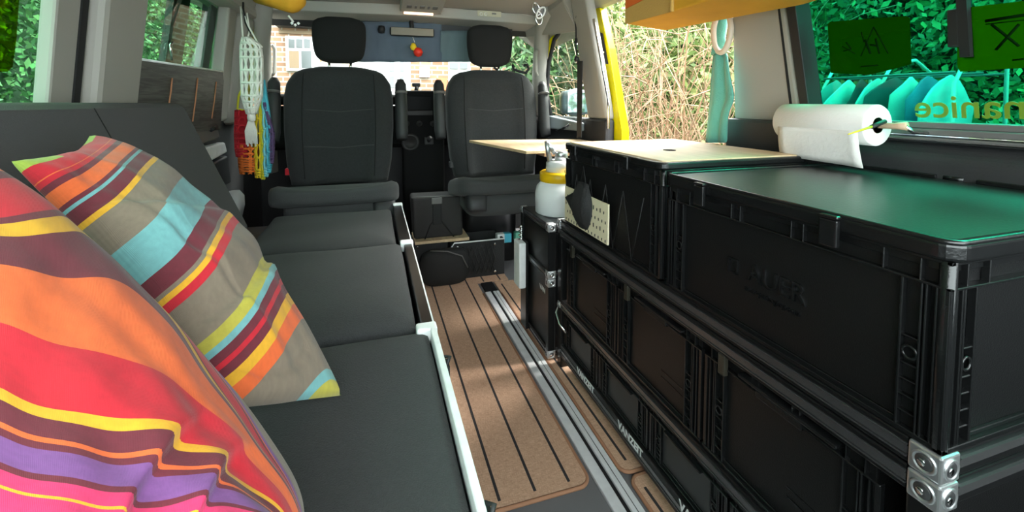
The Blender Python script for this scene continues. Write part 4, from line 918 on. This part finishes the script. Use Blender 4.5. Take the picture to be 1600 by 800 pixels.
MB().tube([a, b], [0.0045, 0.004], 10).build('lighter_body', 'rubber', tg); MB().tube([b, (b+c)/2, c], [0.0025, 0.0018, 0.001], 6).build('lighter_tip', 'lime', tg)

# ================================================================ WINDOW FILM, LETTERS
def decal(label, poly, marks, fm='decal'):
    t = thing('window_decal', label, 'decal', group='green films on the right rear window'); pts = [on_glass(*p) for p in poly]
    fixn(MB().prism(pts, (0.0008, 0, 0)).build('film', fm, t))
    mm = MB()
    for a, b, r in marks: mm.tube([on_glass(*a, off=0.011), on_glass(*b, off=0.011)], r, 5)
    mm.build('printed_sign', 'decal_mark', t)
decal('dark green window film printed with a camp fire sign', [(1293, 38), (1297, 34), (1415, 25), (1421, 28), (1424, 100), (1395, 108), (1358, 117), (1298, 114)],
      [((1365, 42), (1345, 88), 0.0012), ((1365, 42), (1388, 84), 0.0012), ((1352, 62), (1360, 84), 0.0022), ((1368, 60), (1374, 84), 0.0018), ((1346, 50), (1350, 66), 0.0012), ((1360, 70), (1372, 72), 0.002), ((1322, 66), (1330, 76), 0.0014), ((1330, 76), (1318, 80), 0.0014), ((1316, 72), (1336, 84), 0.0011), ((1345, 104), (1372, 102), 0.0014)])
decal('bright green window film printed with a folding stool sign', [(1494, 20), (1500, 13), (1700, -10), (1700, 100), (1500, 112), (1496, 104)],
      [((1540, 33), (1610, 22), 0.0028), ((1549, 38), (1592, 72), 0.0022), ((1592, 38), (1556, 78), 0.0022), ((1540, 38), (1612, 30), 0.0010), ((1582, 94), (1620, 90), 0.0014)], 'decal_b')
SIGN_V = 196
lt = thing('window_lettering', 'mirrored olive lettering along the lower right rear window', 'lettering')
a, b = on_glass(1605, 196, 0.015), on_glass(1410, 191, 0.015)
text_obj('letters', 'nanice', 'letter', lt, on_glass(1607, 197, 0.015), (b-a), (-0.21, 0, 1), 0.066, 0.0004, bold=0.0006)
# left edge bright green film on the rear left window
ld = thing('window_decal', 'yellow-green window film at the left edge, on the rear left window', 'decal', group=None)
fixn(MB().prism([P(-60, -30, x=-0.618), P(32, -30, x=-0.618), P(26, 60, x=-0.625), P(20, 104, x=-0.63), P(12, 112, x=-0.63), P(-60, 114, x=-0.63)], (-0.001, 0, 0)).build('film', glass('yellow_green_film', (0.50, 0.58, 0.0)), ld))

# ================================================================ RIGHT SIDE HANGING THINGS
# yellow canvas organiser under the ceiling
zb = 1.10
A, B, C_, K = P(978, 38, z=zb), P(1040, 48, z=zb), P(1252, 9, z=zb), P(1052, 18, z=zb)
yo = thing('canvas_organiser', 'yellow canvas storage pocket hanging under the ceiling on the right', 'organiser')
n_far = [A, B, C_+Vector((0, -0.30, 0)), K+Vector((0.0, -0.34, 0)), K]
poly = [A, B, C_, Vector((0.94, 0.40, zb+0.02)), Vector((0.74, 0.40, zb+0.02)), K]
m1 = MB(); m1.prism(poly, (0, 0, 0.17)); fixn(m1.build('canvas_body', 'canvas', yo, bevel=0.006, seg=3))
dA = (K-A)
q = MB(); nn = Vector((dA.y, -dA.x, 0)).normalized(); nn = nn if nn.x < 0 else -nn
q.prism([A+nn*0.003, K+nn*0.003, K+nn*0.003+Vector((0, 0, 0.062)), A+nn*0.003+Vector((0, 0, 0.042))], -nn*0.002+Vector((0, 0, 0.0))); fixn(q.build('side_band', 'canvas_band', yo))
q = MB(); q.prism([A+nn*0.003+Vector((0, 0, 0.043)), K+nn*0.003+Vector((0, 0, 0.063)), K+nn*0.003+Vector((0, 0, 0.15)), A+nn*0.003+Vector((0, 0, 0.15))], -nn*0.002); fixn(q.build('orange_panel', 'orange', yo))
MB().tube([K+nn*0.004+Vector((0, 0, 0)), K+nn*0.006+Vector((0, 0, 0.08))], 0.005).build('piping', 'canvas_band', yo)
# yellow roll left
yr = thing('canvas_roll', 'yellow rolled cloth tied under the ceiling on the left', 'roll')
a, b = P(405, -16, d=1.50), P(466, 2, d=1.50)
MB().tube([a, a*0.6+b*0.4, a*0.1+b*0.9, b, b+(b-a).normalized()*0.02], [0.046, 0.046, 0.046, 0.038, 0.014], 20).build('roll_cloth', 'canvas', yr)
MB().tube([b+Vector((-0.03, -0.01, -0.052)), b+Vector((-0.015, -0.01, -0.072))], 0.003).build('tie', 'cotton', yr)
for k in range(3): MB().lathe(b+Vector((-0.02+0.010*k, -0.01, -0.076-0.006*(k % 2))), [(0, -0.006), (0.006, 0), (0, 0.006)], 8).build('bead', 'white', yr)
# teal towel and ring
tw = thing('teal_towel', 'teal towel pulled through the ring beside the open sliding door', 'towel')
X0 = 1.0; secs = [(84, 1114, 1140), (110, 1112, 1141), (140, 1110, 1148), (158, 1109, 1150), (172, 1108, 1140), (195, 1106, 1137), (223, 1103, 1137)]
fr_, vs, fs = [], [], []
n = 15
for (v, ua, ub) in secs:
    for i in range(n):
        u = ua+(ub-ua)*i/(n-1); p = P(u, v, x=X0); vs.append(p+Vector((0.006*math.sin(i*0.75+v*0.01), 0, 0)))
for j in range(len(secs)-1):
    for i in range(n-1): fs.append((j*n+i, j*n+i+1, (j+1)*n+i+1, (j+1)*n+i))
q = MB(); q.add(vs, fs, True); o = q.build('towel_cloth', 'teal', tw, sub=1); s_ = o.modifiers.new('s', 'SOLIDIFY'); s_.thickness = 0.006
q = MB(); q.tube([P(1123, 84, x=X0), P(1124, 60, x=X0+0.01), P(1127, 28, x=X0+0.015), P(1128, 15, x=X0)], [0.022, 0.018, 0.020, 0.012], 12).build('towel_top', 'teal', tw)
rg = MB(); c = P(1128, 50, x=X0-0.012); pts = [c+Vector((0, 0.034*math.cos(g)*(1.0+0.1*math.sin(g)), 0.060*math.sin(g))) for g in np.linspace(0, 2*math.pi, 30)[:-1]]
rg.tube(pts, 0.0085, 10, closed=True); o = rg.build('hanging_ring', 'ring'); tag(o, 'beige oval ring strap carrying the teal towel', 'ring')
# seat belt with hooks on right B pillar
sbt = thing('hanging_strap', 'dark strap with metal hooks hanging down the right door pillar', 'strap')
pp = [P(899, 18, x=0.93), P(900, 50, x=0.93), P(900, 70, x=0.93), P(902, 100, x=0.93), P(905, 140, x=0.93), P(905, 212, x=0.93)]
MB().tube(pp[:4], 0.004, 8).build('cord', 'rubber', sbt)
fixn(MB().prism([P(902, 95, x=0.93), P(910, 95, x=0.93), P(908, 215, x=0.94), P(901, 215, x=0.94)], (0.003, 0, 0)).build('webbing', 'nylon', sbt))
for v in (22, 64, 93): 
    c = P(900, v, x=0.925); MB().tube([c+Vector((0, 0.010*math.cos(g), 0.016*math.sin(g))) for g in np.linspace(0, 6.28, 14)[:-1]], 0.003, 6, closed=True).build('hook', 'chrome' if v != 64 else 'rubber', sbt)
MB().lathe(P(901, 92, x=0.925), [(0, -0.014), (0.010, -0.01), (0.012, 0), (0.010, 0.01), (0, 0.014)], 12).build('clip', 'rubber', sbt)
# carabiners by the headliner corner
ch = thing('carabiner_hook', 'chrome hooks hanging at the headliner corner right of the windscreen', 'hook')
for (u, v, a) in ((838, 14, 0.4), (845, 20, -0.6), (842, 28, 0.1)):
    c = P(u, v, d=2.05); MB().tube([c+Vector((0.016*math.cos(g)*math.cos(a)-0.03*math.sin(g)*math.sin(a), 0, 0.016*math.cos(g)*math.sin(a)+0.03*math.sin(g)*math.cos(a))) for g in np.linspace(0, 6.28, 16)[:-1]], 0.0045, 7, closed=True).build('carabiner', 'chrome' if v != 20 else 'white', ch)
MB().box(*(lambda c: (c.x-0.03, c.x+0.03, c.y+0.004, c.y+0.012, c.z-0.02, c.z+0.02))(P(845, 16, d=2.05))).build('back_plate', 'greytrim', ch, bevel=0.005)
hh = thing('headrest_hook', 'black curled hook behind the top of the right seat', 'hook')
MB().tube([P(801, 101, y=2.42), P(802, 108, y=2.42), P(812, 112, y=2.42), P(822, 114, y=2.42), P(826, 108, y=2.42), P(824, 102, y=2.42), P(818, 102, y=2.42)], 0.008, 10).build('hook_arm', 'rubber', hh)
MB().tube([P(801, 112, y=2.42), P(790, 116, y=2.42), P(772, 106, y=2.36)], 0.006, 8).build('hook_base', 'rubber', hh)
# outside mirror
om = thing('door_mirror', 'dark outside mirror seen through the right front door window', 'mirror')
c = P(893, 160, x=1.14); rings = []
for k in range(10):
    g = k/9; rings.append(sring(c.x+0.03, c.y, c.z-0.085+0.17*g, 0.10*(1-abs(2*g-1)**4)**0.4+0.005, 0.04*(1-abs(2*g-1)**4)**0.4+0.005, 24, 3))
MB().loft(rings).build('mirror_shell', mat('mirror_shell', (0.08, 0.12, 0.13), 0.4), om)
MB().box(c.x-0.045, c.x+0.10, c.y-0.045, c.y-0.041, c.z-0.06, c.z+0.06).build('mirror_glass', mat('dim_mirror', (0.30, 0.38, 0.36), 0.05, metal=1), om, bevel=0.01)
# grab handle, left and right A pillars
for (u, v0_, v1_, lb) in ((836, 78, 118, 'grey grab handle on the right windscreen pillar'), (428, 70, 118, 'grey grab handle on the left windscreen pillar')):
    x = 0.885 if u > 600 else -0.50
    o = MB().tube([P(u, v0_, x=x)+Vector((0.012*(1 if u > 600 else -1), 0, 0)), P(u+1, v0_+6, x=x), P(u+1, v1_-6, x=x), P(u, v1_, x=x)+Vector((0.012*(1 if u > 600 else -1), 0, 0))], 0.010, 10).build('grab_handle', 'pillar'); tag(o, lb, 'handle')

# ================================================================ LEFT HANGING NETS
wnet = thing('macrame_net', 'white knotted cotton net hanging at the left door pillar', 'net')
DN = 1.78
q = MB()
q.tube([P(376, 10, d=DN), P(378, 40, d=DN), P(380, 62, d=DN)], 0.0035, 6); q.tube([P(378, 14, d=DN), P(388, 40, d=DN), P(402, 66, d=DN), P(410, 74, d=DN)], 0.0035, 6); q.tube([P(386, 20, d=DN), P(390, 48, d=DN), P(386, 64, d=DN)], 0.003, 6)
q.build('hanging_cord', 'cotton', wnet)
outl = [(58, 379, 390), (72, 376, 407), (90, 376, 410), (120, 377, 410), (150, 378, 409), (165, 382, 404), (178, 386, 400)]
def netmesh(outl, d, nstr, r, wob, lev):
    m = MB()
    def at(i, f):
        k = f*(len(outl)-1); a = int(min(len(outl)-2, k)); g = k-a
        v = outl[a][0]+(outl[a+1][0]-outl[a][0])*g; l_ = outl[a][1]+(outl[a+1][1]-outl[a][1])*g; r_ = outl[a][2]+(outl[a+1][2]-outl[a][2])*g
        ph = i/nstr; return P(l_+(r_-l_)*(0.5-0.5*math.cos(math.pi*ph)), v, d=d-0.03*math.sin(math.pi*ph))
    for i in range(nstr+1):
        pts = []
        for k in range(lev*2+1):
            f = k/(lev*2); off = wob*(1 if k % 2 else 0)*(1 if (i) % 2 else -1)
            pts.append(at(min(nstr, max(0, i+off)), f))
        m.tube(pts, r, 6)
    for k in range(1, lev):
        pts = [at(i/2, k/lev)+Vector((0, 0, 0.002*(i % 2))) for i in range(nstr*2+1)]; m.tube(pts, r*1.15, 6)
    return m
netmesh(outl, DN, 11, 0.0046, 0.5, 9).build('knotted_net', 'cotton', wnet)
q = MB().lathe(P(393, 183, d=DN-0.01), [(0, -0.018), (0.014, -0.014), (0.016, 0), (0.014, 0.014), (0, 0.018)], 12); q.build('knot', 'cotton', wnet)
q = MB()
for i in range(9): u = 384+2.0*i; q.tube([P(390+0.6*i, 186, d=DN), P(u, 205, d=DN-0.012), P(u+1.5, 226+3*math.sin(i*2), d=DN-0.01)], [0.004, 0.0045, 0.003], 6)
q.build('tassel', 'cotton', wnet)
cnet = thing('rainbow_net_bag', 'rainbow crocheted net bag hanging behind the white net', 'net bag')
DC = 1.86
q = MB().tube([P(383, 128, d=DC), P(373, 150, d=DC), P(371, 170, d=DC), P(382, 173, d=DC)], 0.0045, 6); q.build('yellow_handle', 'lime', cnet)
cols = [('red', 368, 388, 172, 245, 'red_yarn'), ('orangey', 374, 402, 225, 272, 'orange_yarn'), ('yel', 398, 410, 140, 278, 'yellow_yarn'), ('lime', 407, 415, 130, 280, 'lime_yarn'), ('sky', 411, 420, 128, 276, 'aqua_yarn'), ('blue', 416, 424, 125, 270, 'blue_yarn'), ('purple', 421, 428, 160, 255, 'violet_yarn')]
for i, (mn, ua, ub, va, vb, nm) in enumerate(cols):
    top = 0.45 if mn in ('yel', 'lime', 'sky', 'blue', 'purple') else 1.0
    cx = 404
    o_ = [(va, cx+(ua-cx)*top, cx+(ub-cx)*top), ((va+vb)/2, ua-(1 if mn != 'purple' else 0), ub), (vb-12, ua, ub), (vb, ua+2, ub-2)]
    netmesh(o_, DC-0.01-0.002*i, 5 if mn != 'orangey' else 6, 0.0040, 0.45, 9).build(nm, mn, cnet)
    if mn == 'red':
        fixn(MB().prism([P(368, 172, d=DC), P(388, 173, d=DC), P(388, 240, d=DC), P(372, 238, d=DC)], (0.0, -0.008, 0)).build('red_cloth', 'red', cnet, bevel=0.003))
hk = MB().tube([P(380, 4, d=DN+0.01), P(380, 14, d=DN), P(384, 36, d=DN), P(392, 52, d=DN)], 0.004, 8); tag(hk.build('carabiner', 'rubber'), 'black clip holding the white cotton net at the left pillar', 'clip')

# ================================================================ OUTSIDE
struct(MB().box(-14, 14, -6, 18, -0.62, -0.56).build('ground', 'ground'))
def foliage(name, label, boxes, n, size, m, inner=True, aspect=2.0):
    t = thing(name, label, name.split('_')[-1] if name.split('_')[-1] in ('hedge', 'shrub') else 'shrub')
    vs = np.zeros((n*4, 3)); 
    vol = np.array([(b[1]-b[0])*(b[3]-b[2])*(b[5]-b[4]) for b in boxes]); pick = rng.choice(len(boxes), n, p=vol/vol.sum())
    bb = np.array(boxes)[pick]; c = np.stack([rng.uniform(bb[:, 0], bb[:, 1]), rng.uniform(bb[:, 2], bb[:, 3]), rng.uniform(bb[:, 4], bb[:, 5])], 1)
    c[:, 0] += 0.12*np.sin(c[:, 1]*3.1+c[:, 2]*2.3)+0.08*np.sin(c[:, 2]*7+c[:, 1]*5)
    a = rng.normal(size=(n, 3)); a /= np.linalg.norm(a, axis=1)[:, None]; b = np.cross(a, rng.normal(size=(n, 3))); b /= np.linalg.norm(b, axis=1)[:, None]
    s_ = size*rng.uniform(0.6, 1.3, (n, 1))
    P4 = [c-a*s_*aspect/2, c-b*s_/2, c+a*s_*aspect/2, c+b*s_/2]
    for k in range(4): vs[k::4] = P4[k]
    me = bpy.data.meshes.new('leaves'); me.vertices.add(n*4); me.vertices.foreach_set('co', vs.ravel()); me.loops.add(n*4); me.loops.foreach_set('vertex_index', np.arange(n*4, dtype=np.int32))
    me.polygons.add(n); me.polygons.foreach_set('loop_start', np.arange(0, n*4, 4, dtype=np.int32)); me.polygons.foreach_set('loop_total', np.full(n, 4, dtype=np.int32)); me.update(); me.validate()
    me.materials.append(M[m]); o = bpy.data.objects.new('leaves', me); COL.objects.link(o); o.parent = t; o['kind'] = 'stuff'
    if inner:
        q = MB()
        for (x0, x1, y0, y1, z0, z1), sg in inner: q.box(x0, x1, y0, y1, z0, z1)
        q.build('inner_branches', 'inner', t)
    return t
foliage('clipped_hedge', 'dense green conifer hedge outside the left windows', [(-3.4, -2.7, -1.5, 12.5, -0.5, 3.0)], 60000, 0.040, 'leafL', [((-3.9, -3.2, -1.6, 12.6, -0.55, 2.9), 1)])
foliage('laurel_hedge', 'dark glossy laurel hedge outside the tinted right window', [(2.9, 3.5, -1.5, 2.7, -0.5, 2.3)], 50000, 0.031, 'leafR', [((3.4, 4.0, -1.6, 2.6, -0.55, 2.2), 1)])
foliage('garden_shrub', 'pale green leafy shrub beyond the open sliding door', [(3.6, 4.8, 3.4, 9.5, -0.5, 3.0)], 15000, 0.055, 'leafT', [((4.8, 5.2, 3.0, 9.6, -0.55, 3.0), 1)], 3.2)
foliage('garden_shrub', 'tall bright green shrub beyond the right front door window', [(2.2, 3.4, 6.3, 8.2, -0.5, 3.0)], 5000, 0.06, mat and 'leafL', None, 4.0)
foliage('garden_shrub', 'loose yellow-green foliage around the dry canes near the door', [(2.8, 3.5, 3.0, 5.8, -0.5, 2.5)], 5000, 0.045, 'leafT', None, 3.0)
tk = thing('cane_thicket', 'tangle of dry bare canes beyond the open sliding door', 'shrub')
q = MB()
for i in range(190):
    bx_, by_ = rng.uniform(2.0, 3.4), rng.uniform(2.4, 4.6); p = Vector((bx_, by_, -0.56)); d = Vector((rng.normal()*0.16, rng.normal()*0.16, 1)); pts = [p.copy()]; L = rng.uniform(1.6, 3.0); 
    for k in range(7):
        d += Vector((rng.normal()*0.13, rng.normal()*0.13, rng.normal()*0.03-0.02*k)); p = p+d.normalized()*L/7; pts.append(p.copy())
    r0 = rng.uniform(0.004, 0.011); q.tube(pts, [r0*(1-0.8*k/7) for k in range(8)], 5)
    for k in range(3):
        s0 = pts[rng.integers(2, 7)]; dd = Vector((rng.normal(), rng.normal(), rng.normal()*0.6+0.3)).normalized(); q.tube([s0, s0+dd*0.2+Vector((0, 0, 0.02)), s0+dd*0.42], [0.004, 0.003, 0.0015], 4)
o = q.build('canes', 'twig', tk); o['kind'] = 'stuff'
# clothes rack outside
cr = thing('clothes_rack', 'white wire drying rack outside the tinted right window', 'drying rack')
RX = 2.0
a, b = P(1288, 121, x=RX), P(1492, 116, x=RX); zr = 0.5*(a.z+b.z)
for dx in (0.0, 0.16, 0.32): MB().tube([(RX+dx, b.y, zr), (RX+dx, a.y, zr)], 0.005, 8).build('bar', 'greytrim', cr)
for y in (a.y, b.y, 0.5*(a.y+b.y)): MB().tube([(RX, y, -0.56), (RX, y, zr-0.04), (RX+0.06, y, zr+0.05), (RX+0.20, y, zr+0.07), (RX+0.30, y, zr+0.02), (RX+0.36, y, -0.56)], 0.007, 8).build('rack_leg', 'white', cr)
gc = [(0.12, 0.3, 0.3), (0.28, 0.6, 0.6), (0.02, 0.03, 0.035), (0.3, 0.6, 0.6), (0.02, 0.05, 0.06), (0.4, 0.6, 0.6), (0.05, 0.16, 0.28), (0.35, 0.55, 0.6)]
nm = ['pale teal garment', 'teal towel', 'dark garment', 'light aqua garment', 'dark blue-green garment', 'white-aqua garment', 'navy garment', 'aqua garment']
pos = ['nearest the pillar', 'second from the pillar', 'third from the pillar', 'left of centre', 'at the centre', 'right of centre', 'second from the right end', 'at the right end']
for i in range(8):
    y = a.y+(b.y-a.y)*(i+0.4)/8; q = MB(); vs = []; fs = []; dx = 0.02+0.04*(i % 3); wdt = 0.10+0.02*(i % 2)
    for s_ in range(9):
        for z_ in range(6):
            g = s_/8; h = z_/5; ww = (0.30+0.07*math.sin(i*2.1))*(0.86+0.14*h); vs.append((RX+0.03+ww*(g-0.5), y+0.020*math.sin(9*g+i*1.7)*(0.3+h)+0.012*h*math.sin(i*2), zr-0.008-(0.30+0.14*math.sin(i*1.3)**2)*h-(0.10+0.03*math.sin(i))*abs(2*g-1)**1.3*(1-h)))
    for s_ in range(8):
        for z_ in range(5): fs.append((s_*6+z_, (s_+1)*6+z_, (s_+1)*6+z_+1, s_*6+z_+1))
    q.add(vs, fs, True); o = q.build('hanging_garment', mat('garment_%d' % i, gc[i], 0.9)); s2_ = o.modifiers.new('s', 'SOLIDIFY'); s2_.thickness = 0.010; tag(o, '%s on the outdoor drying rack, %s' % (nm[i], pos[i]), 'garment', 'washing on the outdoor rack')
# house
HY = 10.0
hs = thing('brick_house', 'brick and white house facade across the drive beyond the windscreen', 'house')
def hp(u, v): return P(u, v, y=HY)
x0 = hp(330, 100).x; x1 = 4.2
MB().box(-2.65, x1, HY, HY+3, -0.6, 6.5).build('wall', 'brick', hs)
def hbox(u0, u1, v0, v1, m, name, dy=0.06, par=None):
    a, b = hp(u0, v0), hp(u1, v1); return MB().box(a.x, b.x, HY-dy, HY+0.02, b.z, a.z).build(name, m, par or hs)
hbox(545, 643, 40, 240, 'whitewall', 'white_wall', 0.03)
hbox(700, 735, 60, 240, 'whitewall', 'white_wall', 0.03)
wq = hbox(447, 500, 57, 112, 'white', 'window', 0.10)
for (u0, u1, v0, v1, m_) in ((452, 462, 62, 76, 'housewin'), (464, 474, 62, 76, 'housewin'), (476, 486, 62, 76, 'housewin'), (453, 469, 80, 107, 'blind'), (472, 488, 80, 107, 'housewin')): hbox(u0, u1, v0, v1, m_, 'pane', 0.115, wq)
hbox(436, 500, 47, 55, 'blind', 'brick_lintel', 0.05)
hbox(500, 545, 100, 112, 'white', 'sill', 0.1)
for (u0, u1, v0, v1) in ((608, 616, 97, 112), (625, 631, 97, 112), (608, 616, 119, 137), (625, 631, 119, 137), (702, 715, 98, 108), (718, 730, 98, 108)): hbox(u0, u1, v0, v1, 'greypaint', 'shutter', 0.06)
hbox(655, 671, 105, 121, 'white', 'white_sign', 0.08); hbox(682, 698, 122, 141, 'terra', 'terracotta_panel', 0.1)
hbox(434, 500, 28, 46, 'dark', 'eaves', 0.3); 
MB().box(-2.9, x1+0.3, HY-0.5, HY+3.2, 6.5, 6.7).build('roof', 'dark', hs)
# bluish tiled garden wall above left hedge
tw_ = MB().box(-5.6, -5.2, 4.0, 12, -0.6, 5.0); o = tw_.build('neighbour_wall', brick('pale_blue_brick', (0.35, 0.45, 0.5), (0.4, 0.5, 0.55), (0.6, 0.65, 0.66))); tag(o, 'pale blue-grey tiled wall above the left hedge', 'wall')
